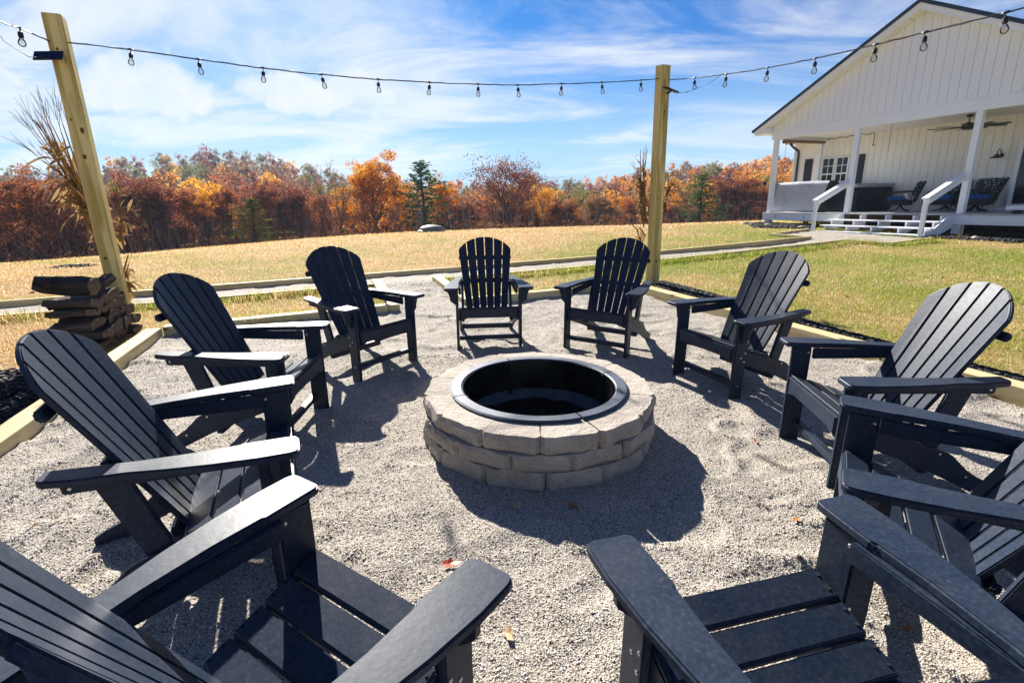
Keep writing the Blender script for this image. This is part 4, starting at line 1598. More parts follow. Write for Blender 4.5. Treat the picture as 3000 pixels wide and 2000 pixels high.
for i, (x, y, s_, m_, lab) in enumerate((
        (-.254, 1.586, 1.0, 'fallen_leaf_red', 'bright red-orange leaf on the gravel beyond the nearest left arm'),
        (.003, 1.942, .9, 'fallen_leaf_tan', 'tan curled leaf in the shadow of the fire pit, left one'),
        (.256, 1.951, .9, 'fallen_leaf', 'brown leaf in the shadow of the fire pit, right one'),
        (1.174, 1.817, .7, 'fallen_leaf', 'small orange leaf on the gravel left of the right frame-edge chair'),
        (-.034, 1.279, .9, 'fallen_leaf_tan', 'tan leaf on the gravel near the bottom centre of the photo'),
        (1.237, 1.293, .55, 'fallen_leaf', 'tiny orange leaf scrap on the gravel between the two bottom right chairs'),
        (1.346, 2.547, .7, 'fallen_leaf', 'small rust leaf on the gravel in front of the nearest full right chair'))):
    me = leaf_mesh(i); me.materials.append(MAT[m_])
    zz = gz(x, y) + float(gravel_h(x, y)[0]) + .006
    tag(link('fallen_leaf', me, None, None, T(x, y, zz) @ RZ(i * 1.3) @ RX(.25) @ S(s_, s_, s_)), lab, 'leaf', 'fallen leaves on the gravel')
for i, (x, y, lab) in enumerate(((-6.6, 6.9, 'orange leaf on the lawn beyond the left path'), (-2.55, 6.75, 'orange leaf in the grass strip behind the back left chair'),
                                 (4.4, 6.6, 'brown leaf on the right lawn left of the nearest lawn chair back'), (6.6, 7.6, 'rust leaf out on the middle of the right lawn'))):
    me = leaf_mesh(20 + i); me.materials.append(MAT['fallen_leaf'])
    tag(link('fallen_leaf', me, None, None, T(x, y, gz(x, y) + .045) @ RZ(i * 2.1) @ RX(.4) @ S(1.5, 1.5, 1.5)), lab, 'leaf', 'fallen leaves on the lawn')
x, y = -2.02, 1.80
tag(link('corn_husk', HUSK[2], None, None, T(x, y, gz(x, y) + .03) @ RZ(1.9) @ RY(1.45) @ S(.8, .8, .8)), 'curled dry corn husk on the gravel by the left timber', 'husk')
# small stake on the entry timber
x, y = -1.50, 5.93
st = thing('path_stake', 'small dark bolt-like stake standing on the corner of the entry timber', 'stake', T(x, y, gz(x, y) + .082))
MB().lathe([(.012, 0), (.010, .045), (.010, .07)], 10).build('shaft', 'black_metal', st)
MB().lathe([(.014, .069), (.032, .082), (.034, .094), (.020, .099)], 12).build('cap', 'black_metal', st)
# domed tank lid on the crest
x, y = -3.18, 21.05
dm = thing('tank_lid', 'grey-green domed utility cover standing on the crest of the lawn', 'utility cover', T(x, y, gz(x, y) - .05))
MB().lathe([(.55, 0), (.56, .12), (.50, .16)], 24).build('rim', 'green_plastic', dm, smooth=False)
MB().lathe([(.50, .161), (.46, .24), (.33, .30), (.15, .335), (.02, .34)], 24).build('dome', 'green_plastic', dm, smooth=True)


# ------------------------------------------------------------------ farmhouse with its porch
HM = Matrix(((HX[0], HY[0], 0, HO[0]), (HX[1], HY[1], 0, HO[1]), (0, 0, 1, 0), (0, 0, 0, 1)))   # u along the porch front, v into the house


def hg(u, v):
    p = HO + HX * u + HY * v
    return gz(p[0], p[1])


house = thing('farmhouse', 'white board-sided farmhouse gable with a deep open porch', 'house', HM)
WV = 2.9
PITCH = .511
roof_z = lambda u: 6.28 - abs(u - 4.49) * PITCH
flat = lambda a, b, h: (a, h, b)          # outline in u, z; swept in v


def hbox(name, lo, hi, mat, parent=None, bevel=.004):
    return MB().box(lo, hi).build(name, mat, parent or house, bevel)


# gable wall, board by board
gable = MB().prism([(-.15, 3.585), (9.13, 3.585), (9.13, roof_z(9.13) - .19), (4.49, 6.09), (-.15, roof_z(-.15) - .19)], flat, .03, .10).build('gable_wall', 'soffit', house)
bw = .2286
u = -.15
while u < 9.1:
    a, b = u + .0035, min(u + bw - .0035, 9.12)
    za, zb = roof_z(a) - .19, roof_z(b) - .19
    if zb > 3.62 or za > 3.62:
        out = [(a, 3.59), (b, 3.59), (b, max(zb, 3.6)), (a, max(za, 3.6))]
        if a < 4.49 < b:
            out = [(a, 3.59), (b, 3.59), (b, zb), (4.49, 6.09), (a, za)]
        MB().prism(out, flat, -.006, .0295).build('siding_board', 'white_siding', gable, .003)
    u += bw
# beams
hbox('header_beam', (-.17, .002, 3.29), (9.15, .16, 3.575), 'white_paint')
hbox('beam_trim', (-.17, -.012, 3.5755), (9.15, .028, 3.60), 'white_paint')
hbox('side_beam', (-.17, .1605, 3.292), (-.01, WV - .01, 3.53), 'white_paint')
# rake fascia, soffit panels, roof
for sg in (-1, 1):
    f = lambda a, b, h, sg=sg: (4.49 + sg * a, h, 6.28 - a * PITCH + b)
    MB().prism([(0, -.055), (5.11, -.055), (5.11, -.215), (0, -.215)], f, -.385, -.352).build('rake_board', 'white_paint', house, .003)
    MB().prism([(0, -.056), (5.13, -.056), (5.13, -.105), (0, -.105)], f, -.404, -.386).build('rake_trim', 'white_paint', house, .002)
    for i in range(17):
        a0 = .02 + .30 * i
        MB().prism([(a0 + .004, -.19), (a0 + .294, -.19), (a0 + .294, -.178), (a0 + .004, -.178)], f, -.350, -.008).build('soffit_panel', 'soffit', house)
    MB().prism([(-.0 if sg > 0 else .002, -.055), (5.16, -.055), (5.16, .045), (-.0 if sg > 0 else .002, .045)], f, -.43, 12.0).build('roof', 'roof_metal', house)
hbox('eave_return', (-.60, -.34, 3.50), (-.172, .15, 3.57), 'white_paint')
hbox('eave_return', (-.615, -.34, 3.5705), (-.172, .15, 3.69), 'white_paint')
hbox('eave_soffit', (-.60, .1505, 3.50), (-.172, 2.4, 3.53), 'soffit')
hbox('eave_board', (-.615, .1505, 3.531), (-.59, 2.4, 3.66), 'white_paint')
MB().tube([(-.665, -.44, 3.63), (-.665, 2.4, 3.63)], .055, 10).build('gutter', 'roof_metal', house)
# porch ceiling
for i in range(13):
    v0 = .165 + .21 * i
    hbox('ceiling_plank', (-.005, v0, 3.40), (9.14, v0 + .204, 3.42), 'soffit', bevel=.003)
# posts and piers
for i, u in enumerate((0.0, 3.0, 6.15, 9.1)):
    hbox('porch_post', (u - .075, .005, .7025), (u + .075, .155, 3.289), 'white_paint', bevel=.006)
    if u != 3.0:
        hbox('deck_pier', (u - .10, -.02, hg(u, 0) - .1), (u + .10, .18, .425), 'white_paint')
hbox('porch_post', (-.075, 2.40, .7025), (.075, 2.55, 3.2895), 'white_paint', bevel=.006)
for u, v in ((.86, 1.0), (1.22, 1.02), (-.02, 2.6)):
    hbox('deck_pier', (u - .07, v - .07, hg(u, v) - .1), (u + .07, v + .07, .62), 'treated_pine')
# deck
for i in range(21):
    v0 = -.11 + .143 * i
    hbox('deck_board', (-.16, v0, .664), (9.3, v0 + .137, .699), 'deck_grey', bevel=.003)
hbox('rim_board', (-.15, -.09, .425), (2.93, -.05, .6635), 'white_paint')
hbox('rim_board', (6.06, -.09, .425), (9.3, -.05, .6635), 'white_paint')
hbox('tread_gap_shade', (2.931, .35, .46), (6.059, .40, .6635), 'under_deck_shade')  # dark strip added to paint the shade in the gaps between treads
hbox('rim_board', (-.15, -.0495, .43), (-.11, 2.88, .6635), 'white_paint')
hbox('foundation', (1.3, WV + .02, -.5), (9.4, WV + .10, .66), 'under_deck_shade')  # wall coloured dark to carry the shadow beneath the deck
# porch wall
win = (-.24, .92, 1.42, 2.72); door = (5.86, 7.0, .70, 2.74)
wall = MB().box((-1.42, WV + .03, .30), (9.4, WV + .12, 3.46)).build('porch_wall', 'soffit', house)
u = -1.42
while u < 9.3:
    a, b = u + .0035, u + bw - .0035
    segs = [(.705 if a > -.1 else .32, 3.455)]
    for (x0, x1, z0, z1) in (win, door):
        ns = []
        for s0, s1 in segs:
            if b > x0 and a < x1:
                if z0 > s0 + .05:
                    ns.append((s0, z0))
                if z1 < s1 - .05:
                    ns.append((z1, s1))
            else:
                ns.append((s0, s1))
        segs = ns
    for s0, s1 in segs:
        MB().box((a, WV, s0), (b, WV + .0295, s1)).build('siding_board', 'porch_siding', wall, .003)
    u += bw
hbox('corner_board', (-1.50, WV - .012, .30), (-1.421, WV + .12, 3.45), 'white_paint')
hbox('side_wall', (-1.45, WV + .121, .30), (-1.40, 12.0, 3.45), 'white_siding')
hbox('base_board', (1.45, WV - .02, .70), (9.3, WV - .0005, .80), 'white_paint')
# front eave of the main roof left of the porch
hbox('main_soffit', (-1.58, 2.42, 3.32), (-.175, WV - .002, 3.345), 'soffit')
hbox('main_fascia', (-1.58, 2.39, 3.325), (-.175, 2.419, 3.47), 'white_paint')
hbox('main_roof', (-1.66, 2.36, 3.475), (-.62, 12.0, 3.53), 'roof_metal')
MB().prism([(2.28, 3.48), (2.385, 3.48), (2.385, 3.37), (2.33, 3.36), (2.28, 3.40)], lambda a, b, h: (h, a, b), -1.63, -.19).build('gutter', 'roof_metal', house)
MB().tube([(-1.26, 2.335, 3.37), (-1.26, 2.335, 3.30), (-1.26, 2.55, 3.17), (-1.26, 2.82, 3.06), (-1.26, 2.85, 2.95), (-1.26, 2.85, .35)], .045, 8).build('downspout', 'roof_metal', house, smooth=True)


def window(u0, u1, z0, z1, v):
    w = MB()
    w.box((u0, v - .03, z0), (u0 + .05, v + .02, z1)).box((u1 - .05, v - .03, z0), (u1, v + .02, z1))
    w.box((u0 + .0505, v - .029, z0), (u1 - .0505, v + .02, z0 + .05)).box((u0 + .0505, v - .029, z1 - .05), (u1 - .0505, v + .02, z1))
    zm = (z0 + z1) / 2
    w.box((u0 + .0505, v - .022, zm - .025), (u1 - .0505, v + .02, zm + .025))
    o = w.build('window', 'white_paint', house, .003)
    mb = MB()
    um = (u0 + u1) / 2
    for a, b in ((z0 + .05, zm - .025), (zm + .025, z1 - .05)):
        mb.box((um - .011, v - .010, a), (um + .011, v + .004, b))
        h = (a + b) / 2
        mb.box((u0 + .05, v - .0095, h - .011), (um - .0115, v + .004, h + .011)).box((um + .0115, v - .0095, h - .011), (u1 - .05, v + .004, h + .011))
    mb.build('muntin', 'white_paint', o)
    for a, b in ((z0 + .05, zm - .025), (zm + .025, z1 - .05)):
        h = (a + b) / 2
        for c, d in ((u0 + .05, um - .011), (um + .011, u1 - .05)):
            for e, f in ((a, h - .011), (h + .011, b)):
                MB().box((c, v + .004, e), (d, v + .008, f)).build('pane', 'pane_glass', o)
    return o


window(-.20, .335, 1.45, 2.69, WV + .012)
window(.375, .89, 1.45, 2.69, WV + .012)
for a, b in ((-.93, -.59), (1.14, 1.48)):
    s = MB().box((a, WV - .035, 1.40), (b, WV - .002, 2.70)).build('shutter', 'shutter_blue', house, .004)
    for z0 in (1.55, 2.0, 2.44):
        MB().box((a + .005, WV - .055, z0), (b - .005, WV - .0355, z0 + .11)).build('shutter_batten', 'shutter_blue', s, .003)
d = MB()
d.box((5.86, WV - .03, .71), (5.97, WV + .02, 2.74)).box((6.89, WV - .03, .71), (7.0, WV + .02, 2.74)).box((5.9705, WV - .029, 2.63), (6.8895, WV + .02, 2.74))
d = d.build('door', 'white_paint', house, .004)
MB().box((5.975, WV + .004, .90), (6.885, WV + .012, 2.625)).build('door_glass', 'pane_glass', d)
MB().box((5.975, WV - .002, .715), (6.885, WV + .018, .895)).build('kick_plate', 'white_paint', d)
lamp = MB().lathe([(.055, 0), (.05, .02), (.02, .025)], 12, T(5.5, WV - .002, 2.30) @ RX(math.pi / 2)).build('wall_lamp', 'black_metal', house)
MB().tube([(5.5, WV - .02, 2.30), (5.5, WV - .10, 2.44), (5.5, WV - .20, 2.46), (5.5, WV - .26, 2.40), (5.5, WV - .27, 2.32)], .012, 7).build('gooseneck', 'black_metal', lamp, smooth=True)
MB().lathe([(.035, .10), (.05, .07), (.16, 0), (.155, -.005), (.045, .06)], 18, T(5.5, WV - .27, 2.22)).build('lamp_shade', 'black_metal', lamp)
# staircase
stair = thing('staircase', None, None); stair.parent = house
TR = [(-1.30, .19), (-1.0, .36), (-.70, .525)]
for v0, z in TR:
    MB().box((2.90, v0, z - .035), (6.07, v0 + .28, z)).build('tread', 'white_paint', stair, .004)
gb = hg(4.5, -1.2) - .08
so = [(-1.26, gb), (-1.26, .154), (-1.0, .154), (-.96, .154), (-.96, .324), (-.66, .324), (-.66, .489), (-.36, .489), (-.36, .655), (-.10, .655), (-.10, .35), (-.85, gb)]
for u in (3.04, 3.75, 4.5, 5.25, 5.93):
    MB().prism(so, lambda a, b, h: (h, a, b), u - .022, u + .022).build('stringer', 'white_paint', stair, .003)
MB().prism([(-1.27, gb), (-1.27, .30), (-.98, .30), (-.68, .47), (-.36, .66), (-.095, .66), (-.095, .35), (-.85, gb)], lambda a, b, h: (h, a, b), 6.0725, 6.11).build('stringer', 'white_paint', stair, .003)
for i, u in enumerate((2.93, 6.03)):
    rl = hbox('stair_railing', (u - .055, -1.36, hg(u, -1.3) - .08), (u + .055, -1.302, 1.10), 'white_paint')
    f = lambda a, b, h: (h, a, b)
    MB().prism([(-1.42, 1.105), (-.002, 1.70), (-.002, 1.742), (-1.42, 1.145)], f, u - .08, u + .08).build('handrail', 'white_paint', rl, .004)
    MB().prism([(-1.36, .985), (-.002, 1.555), (-.002, 1.695), (-1.36, 1.125)], f, u + .0555, u + .092).build('side_board', 'white_paint', rl, .003)

# ------------------------------------------------------------------ things on and around the porch
def hthing(name, label, cat, u, v, z, rot=0, group=None):
    return thing(name, label, cat, HM @ T(u, v, z) @ RZ(rot), group)


fan = hthing('ceiling_fan', 'black nine-bladed ceiling fan under the porch ceiling', 'ceiling fan', 5.2, 1.5, 3.40)
MB().lathe([(.075, 0), (.075, -.05), (.06, -.07)], 14).build('canopy', 'black_metal', fan)
MB().tube([(0, 0, -.06), (0, 0, -.24)], .018, 8).build('downrod', 'black_metal', fan)
MB().lathe([(.05, -.21), (.13, -.25), (.15, -.28), (.15, -.36), (.12, -.40), (.05, -.41)], 18).build('motor', 'black_metal', fan)
bl = MB().prism([(.13, -.035), (.90, -.075), (.92, .05), (.13, .035)], lambda a, b, h: (a, b, h - b * .22), -.335, -.325).mesh('fan_blade')
bl.materials.append(MAT['black_metal'])
for i in range(9):
    link('fan_blade', bl, None, fan, RZ(2 * math.pi * i / 9 + .2))

bt = hthing('rolled_blind', 'brown rolled-up bamboo blind under the left end of the porch', 'blind', .16, .35, 3.22)
MB().tube([(0, -.1, 0), (0, 2.05, 0)], .055, 10).build('roll', 'bamboo_blind', bt)
for v_ in (.02, 1.95):
    MB().tube([(0, v_, -.04), (.02, v_ + .02, -1.55)], .006, 5).build('cord', 'cable', bt)
ch = hthing('hanging_chain', 'thin chain hanging from the porch ceiling beside the middle post', 'chain', 3.41, 1.0, 3.40)
m = MB()
for i in range(22):
    m.tube([(0, 0, -.038 * i), (.004 * math.sin(i), 0, -.038 * i - .03)], [.010, .006], 6)
m.build('link_chain', 'bark_grey', ch)
gl = hthing('garland', 'dark wavy string of tiny lights along the porch ceiling', 'garland', .0, 2.30, 3.31)
pts = [(.35 + 1.72 * i / 30, 0, .02 * math.sin(i * .9) + .012 * math.sin(i * 2.3)) for i in range(31)]
MB().tube(pts + [(2.08, 0, -.2), (2.08, 0, -.36)], .012, 5).build('strand', 'cable', gl)
MB().lathe([(.002, -.42), (.025, -.40), (.025, -.37), (.002, -.35)], 8, T(2.08, 0, 0)).build('pendant', 'cable', gl)

tub = hthing('hot_tub', 'dark square hot tub with a grey lid on the porch behind the middle post', 'hot tub', 0, 0, .70)
MB().box((.75, .80, .004), (2.72, 2.78, .80)).build('cabinet', 'dark_cabinet', tub, .05, 3)
MB().box((.72, .77, .805), (2.76, 2.82, .93)).build('lid', 'grey_lid', tub, .05, 3)
MB().box((2.10, .792, .45), (2.35, .7995, .52)).build('control_panel', 'black_metal', tub, .002)
cv = hthing('hot_tub_cover', 'large folded pale grey hot tub cover standing at the front of the porch', 'cover', 0, 0, .70)
m = MB()
k, l = 14, 8
vs = []
for side in (0, 1):
    for j in range(l + 1):
        for i in range(k + 1):
            s_, t_ = i / k, j / l
            w = .012 * math.sin(s_ * 9 + t_ * 5) * math.sin(math.pi * s_) + .02 * math.sin(math.pi * s_) * math.sin(math.pi * t_)
            w += .03 * max(0, .25 - t_) * math.sin(s_ * 14)
            uu = -.24 + .30 * t_ + (1.98 + .12 * t_) * s_ + .02 * math.sin(t_ * 6) * s_
            vs.append((uu, .38 - .10 * t_ - w + side * (.26 + 2 * w), .03 + 1.02 * t_ + .02 * math.sin(s_ * 3) - (.06 * s_ * (1 - t_))))
N_ = (k + 1) * (l + 1); fs = []
for j in range(l):
    for i in range(k):
        a = j * (k + 1) + i
        fs.append((a, a + 1, a + k + 2, a + k + 1)); fs.append((N_ + a + k + 1, N_ + a + k + 2, N_ + a + 1, N_ + a))
for i in range(k):
    fs.append((N_ + i, N_ + i + 1, i + 1, i)); b = l * (k + 1) + i; fs.append((b, b + 1, N_ + b + 1, N_ + b))
m.add(vs, fs).build('cover_panel', 'grey_cover', cv, smooth=True)
for nm, col in (('edge_trim', 0), ('edge_trim', k)):
    m = MB(); vv = []
    for j in range(l + 1):
        a = vs[j * (k + 1) + col]; b = vs[N_ + j * (k + 1) + col]
        sg = -1 if col == 0 else 1
        vv += [(a[0] - sg * .03, a[1] - .012, a[2]), (b[0] - sg * .03, b[1] + .012, b[2]), (b[0] + sg * .08, b[1], b[2]), (a[0] + sg * .08, a[1] + .02, a[2])]
    ff = []
    for j in range(l):
        for q in range(4):
            ff.append((j * 4 + q, j * 4 + (q + 1) % 4, j * 4 + 4 + (q + 1) % 4, j * 4 + 4 + q))
    ff += [(0, 1, 2, 3), (l * 4 + 3, l * 4 + 2, l * 4 + 1, l * 4)]
    m.add(vv, ff).build(nm, 'cover_trim', cv)
for u_ in (.42, 1.62):
    MB().tube([(u_, .30, .05), (u_ - .01, .26, -.06), (u_, -.115, -.10), (u_ + .01, -.118, -.20)], .010, 6).build('strap', 'cover_trim', cv)


def wicker_chair(label):
    r = thing('wicker_armchair', label, 'armchair', None, 'wicker armchairs on the porch')
    MB().box((-.33, -.30, .20), (.33, .36, .36)).build('seat_base', 'wicker', r, .03, 2)
    MB().box((-.30, -.24, .365), (.30, .40, .49)).build('seat_cushion', 'blue_cushion', r, .05, 3)
    tilt = T(0, -.30, .30) @ RX(rad(18))
    MB().box((-.34, -.06, .0), (.34, .0, .68), tilt).build('back_frame', 'wicker', r, .02, 2)
    MB().box((-.28, .005, .16), (.28, .13, .66), tilt).build('back_cushion', 'pattern', r, .05, 3)
    for sx in (-1, 1):
        MB().tube([(sx * .34, -.42, .60), (sx * .36, -.2, .63), (sx * .365, .12, .62), (sx * .36, .34, .58), (sx * .35, .40, .50), (sx * .34, .40, .30), (sx * .33, .34, .12)], [.02, .028, .032, .030, .024, .02, .018], 8).build('arm', 'wicker', r, smooth=True)
        m = MB()
        for i in range(7):
            m.tube([(sx * .35, -.28 + .09 * i, .34), (sx * .36, -.28 + .09 * i, .60)], .006, 5)
        m.build('arm_weave', 'wicker', r)
    for i in range(4):
        a = math.pi / 4 + i * math.pi / 2
        MB().tube([(0, 0, .20), (.12 * math.cos(a), .12 * math.sin(a), .07), (.34 * math.cos(a), .34 * math.sin(a), .018)], [.022, .02, .014], 7).build('leg', 'wicker', r, smooth=True)
    return r


wc = wicker_chair('black wicker armchair with blue cushion at the left of the porch group')
for i, (u, v, rot, lab) in enumerate(((3.62, 1.75, math.pi / 2 + .45, None), (4.62, 2.30, math.pi, 'black wicker armchair with patterned back cushion, second from left on the porch'),
                                      (5.38, 2.34, math.pi, 'black wicker armchair with patterned cushion half behind the right porch post'),
                                      (5.82, 1.45, math.pi / 2 + .45, 'black wicker armchair at the right of the porch group, back leaning right'))):
    o = wc if i == 0 else copy_tree(wc)
    if lab:
        o['label'] = lab
    o.matrix_world = HM @ T(u, v, .701) @ RZ(rot)
pl = hthing('throw_pillow', 'white throw pillow on the left wicker armchair', 'pillow', 3.86, 1.62, 1.21, .2)
MB().lathe([(.01, -.07), (.13, -.045), (.17, 0), (.13, .045), (.01, .07)], 14, RY(1.1)).build('pillow', 'white_pillow', pl, smooth=True)
bn = hthing('low_bench', 'low white bench top at the right end of the porch deck', 'bench', 7.6, .55, .70)
MB().box((-.60, -.28, .10), (.60, .28, .20)).build('bench_top', 'white_paint', bn, .02, 2)
for x in (-.45, .45):
    MB().box((x - .03, -.22, .002), (x + .03, .22, .0995)).build('leg', 'black_metal', bn, .004)
to = hthing('garden_torch', 'thin black garden torch standing left of the porch corner', 'torch', .24, -.64, hg(.24, -.64))
MB().tube([(0, 0, -.1), (.03, .01, 1.40)], .012, 7).build('pole', 'black_metal', to)
MB().lathe([(.025, 1.39), (.05, 1.44), (.075, 1.50), (.07, 1.54), (.03, 1.56)], 14, T(.03, .01, 0)).build('torch_head', 'black_metal', to)
po = hthing('potted_plant', 'small green plant in a clay pot under the porch steps', 'plant', 4.95, -.55, hg(4.95, -.55) + .002)
MB().lathe([(.06, 0), (.085, .10), (.09, .12), (.08, .12), (.07, .10)], 14).build('pot', 'terracotta', po)
m = MB(); rr = random.Random(2)
for i in range(26):
    a = rr.uniform(0, 6.28); L = rr.uniform(.08, .16); c, s_ = math.cos(a), math.sin(a)
    m.add([(0, 0, .10), (c * L * .5 - s_ * .018, s_ * L * .5 + c * .018, .12 + L * .5), (c * L, s_ * L, .11 + L * rr.uniform(.3, .7)), (c * L * .5 + s_ * .018, s_ * L * .5 - c * .018, .12 + L * .5)], [(0, 1, 2, 3)])
m.build('leaves', 'plant_green', po)
for i, (u, v, s_, lab) in enumerate(((-.30, -.75, .13, 'pale rock at the foot of the deck, far left in the mulch'), (.85, -.95, .11, 'pale rock in the mulch below the hot tub cover'),
                                     (2.25, -1.0, .10, 'pale rock in the mulch just left of the stair newel'), (7.1, -1.0, .12, 'pale rock in the mulch right of the steps'))):
    rk = random.Random(i)
    bm = bmesh.new(); bmesh.ops.create_icosphere(bm, subdivisions=2, radius=1)
    for w_ in bm.verts:
        w_.co *= 1 + .35 * mnoise.noise(w_.co * 1.6 + Vector((i * 5, 0, 0)))
        w_.co.z *= .6
    me = bpy.data.meshes.new('rock'); bm.to_mesh(me); bm.free()
    me.materials.append(MAT['pale_stone'])
    p = HM @ Vector((u, v, 0))
    tag(link('rock', me, None, None, T(p.x, p.y, gz(p.x, p.y) + .03) @ S(s_, s_, s_)), lab, 'rock', 'rocks in the mulch by the porch')
dp = hthing('dried_plant', 'withered tan plant with one bare stem right of the steps', 'plant', 6.62, -.75, hg(6.62, -.75))
MB().tube([(0, 0, 0), (.01, 0, .15), (.03, 0, .30)], [.006, .005, .003], 5).build('stem', 'husk', dp)
m = MB()
for i in range(40):
    a = rr.uniform(0, 6.28); r = rr.uniform(0, .18); w_ = .03
    x, y, z = r * math.cos(a), r * math.sin(a), .02 + rr.uniform(0, .09)
    b = rr.uniform(0, 6.28)
    m.add([(x, y, z), (x + w_ * math.cos(b), y + w_ * math.sin(b), z + .02), (x + w_ * math.cos(b + 1), y + w_ * math.sin(b + 1), z + .03)], [(0, 1, 2)])
m.build('dead_leaves', 'husk', dp)


# ------------------------------------------------------------------ trees
def leaf_quads(pos, size, rg, droop=0.0):
    n = len(pos)
    a = rg.normal(size=(n, 3)); a[:, 2] *= .8; a /= np.linalg.norm(a, axis=1)[:, None]
    b = rg.normal(size=(n, 3)); b -= (b * a).sum(1)[:, None] * a; b /= np.linalg.norm(b, axis=1)[:, None]
    s = (size * rg.uniform(.55, 1.3, n))[:, None]
    V = np.stack([pos + a * s, pos + b * s * .55, pos - a * s * .9, pos - b * s * .6], 1)
    return V.reshape(-1, 3)


def limb(rr, p, q, r0_, r1_, out, k=4, wob=.06):
    pts = [Vector(p)]
    p = Vector(p); q = Vector(q); L = (q - p).length
    for i in range(1, k):
        t = i / k
        pts.append(p.lerp(q, t) + Vector((rr.uniform(-1, 1), rr.uniform(-1, 1), rr.uniform(-.3, 1.0))) * L * wob)
    pts.append(q)
    out.tube(pts, [r0_ + (r1_ - r0_) * i / k for i in range(k + 1)], 5, False)
    return pts


def decid(seed, clumps, per, leaf, crown_w=.33, lo=.16, openness=0.0, twig=0, skew=.8, floor_=.1):
    """unit-height tree: returns trunk mesh and crown mesh"""
    rr = random.Random(seed); rg = np.random.default_rng(seed)
    wood = MB()
    lean = Vector((rr.uniform(-.04, .04), rr.uniform(-.04, .04), 0))
    top = Vector((lean.x, lean.y, .78))
    trunk = limb(rr, (0, 0, -.05), top, .026, .005, wood, 6, .02)
    P = []
    for c in range(clumps):
        t = (c + .5) / clumps
        z = lo + (1 - lo) * (t ** .85)
        # crown outline: widest a bit above the middle, uneven
        prof = math.sin(math.pi * min(1, max(.06, (z - lo) / (1.04 - lo))) ** skew) ** .65
        prof = max(prof, floor_)
        a = c * 2.399 + rr.uniform(-.5, .5)
        rad_ = crown_w * prof * math.sqrt(rr.uniform(.12, 1.0)) * rr.uniform(.8, 1.15)
        ctr = Vector((lean.x * z + rad_ * math.cos(a), lean.y * z + rad_ * math.sin(a), min(z, .94) * rr.uniform(.95, 1.03)))
        zs = max(.08, ctr.z - rr.uniform(.12, .26) - rad_ * .5)
        base_ = trunk[0].lerp(trunk[-1], min(1, zs / .83))
        pts = limb(rr, base_, ctr, .0115 * (1.25 - t), .003, wood, 4, .07)
        cr_ = crown_w * rr.uniform(.24, .42)
        n = int(per * rr.uniform(.6, 1.35))
        g_ = rg.normal(size=(n, 3)); g_ /= np.linalg.norm(g_, axis=1)[:, None]
        g_ *= (rg.random(n) ** .5)[:, None] * cr_
        g_[:, 2] *= .72
        # sub-clumps so that light and dark tufts show
        sub = rg.normal(size=(6, 3)) * cr_ * .55
        g_ = g_ * .62 + sub[rg.integers(0, 6, n)]
        P.append(np.array(ctr)[None] + g_)
        for _ in range(twig):
            d = Vector(rg.normal(size=3)) * cr_ * .8
            d.z = abs(d.z)
            limb(rr, pts[rr.randrange(2, 5)], ctr + d, .0022, .0007, wood, 3, .08)
    P = np.concatenate(P)
    if openness:
        P = P[rg.random(len(P)) > openness]
    V = leaf_quads(P, np.full(len(P), leaf), rg)
    me = fast_mesh('crown', V, np.arange(len(V)).reshape(-1, 4))
    return wood.mesh('trunk'), me


def bare(seed):
    rr = random.Random(seed); rg = np.random.default_rng(seed); wood = MB(); tips = []

    def grow(p, d, L, r, lev):
        q = p + d * L
        limb(rr, p, q, r, r * .55, wood, 3, .04)
        if lev == 0:
            tips.append(q); return
        for i in range(rr.choice((3, 4, 4)) if lev > 1 else 4):
            a = Vector((rr.uniform(-1, 1), rr.uniform(-1, 1), rr.uniform(.1, 1.1))).normalized()
            nd = (d * .75 + a * .75).normalized()
            grow(p.lerp(q, rr.uniform(.45, 1)), nd, L * rr.uniform(.45, .72), r * .5, lev - 1)
    grow(Vector((0, 0, -.05)), Vector((.02, 0, 1)).normalized(), .50, .016, 4)
    tips = np.array([tuple(t) for t in tips]); zmax = tips[:, 2].max()
    P = tips[rg.integers(0, len(tips), 700)] + rg.normal(size=(700, 3)) * .02
    sc = 1 / zmax
    for i, v in enumerate(wood.v):
        wood.v[i] = (v[0] * sc * .9, v[1] * sc * .9, v[2] * sc)
    P = P * sc
    P[:, :2] *= .9
    V = leaf_quads(P, np.full(len(P), .008), rg)
    return wood.mesh('trunk'), fast_mesh('crown', V, np.arange(len(V)).reshape(-1, 4))


def pine(seed, w=.24, branches=110, tufts=24, lo=.10, needle=.015):
    rr = random.Random(seed); rg = np.random.default_rng(seed); wood = MB(); P = []
    limb(rr, (0, 0, -.05), (0, 0, 1.0), .016, .002, wood, 8, .004)
    for i in range(branches):
        t = (i + rr.random()) / branches; z = lo + (.985 - lo) * t ** .92
        a = i * 2.399 + rr.uniform(-.5, .5)
        gap_ = .75 + .35 * math.sin(z * 31 + seed) * math.sin(a * 1.5 + seed)
        L = w * ((1.03 - t) ** .75) * rr.uniform(.5, 1.2) * gap_ + .012
        rise = rr.uniform(-.10, .22) + .35 * t
        e = Vector((math.cos(a) * L, math.sin(a) * L, z + L * rise))
        s0 = Vector((0, 0, z))
        limb(rr, s0, e, .0042 * (1.1 - t), .001, wood, 3, .05)
        for q in range(int(tufts * (.35 + L / w))):
            f = rr.uniform(.18, 1.06) ** .8
            c = s0.lerp(e, f)
            sp = .010 + .022 * f * (L / w)
            P.append((c.x + rr.gauss(0, sp), c.y + rr.gauss(0, sp), c.z + rr.gauss(0, sp * .55) + .004))
    P = np.array(P)
    V = leaf_quads(P, np.full(len(P), needle), rg)
    return wood.mesh('trunk'), fast_mesh('crown', V, np.arange(len(V)).reshape(-1, 4))


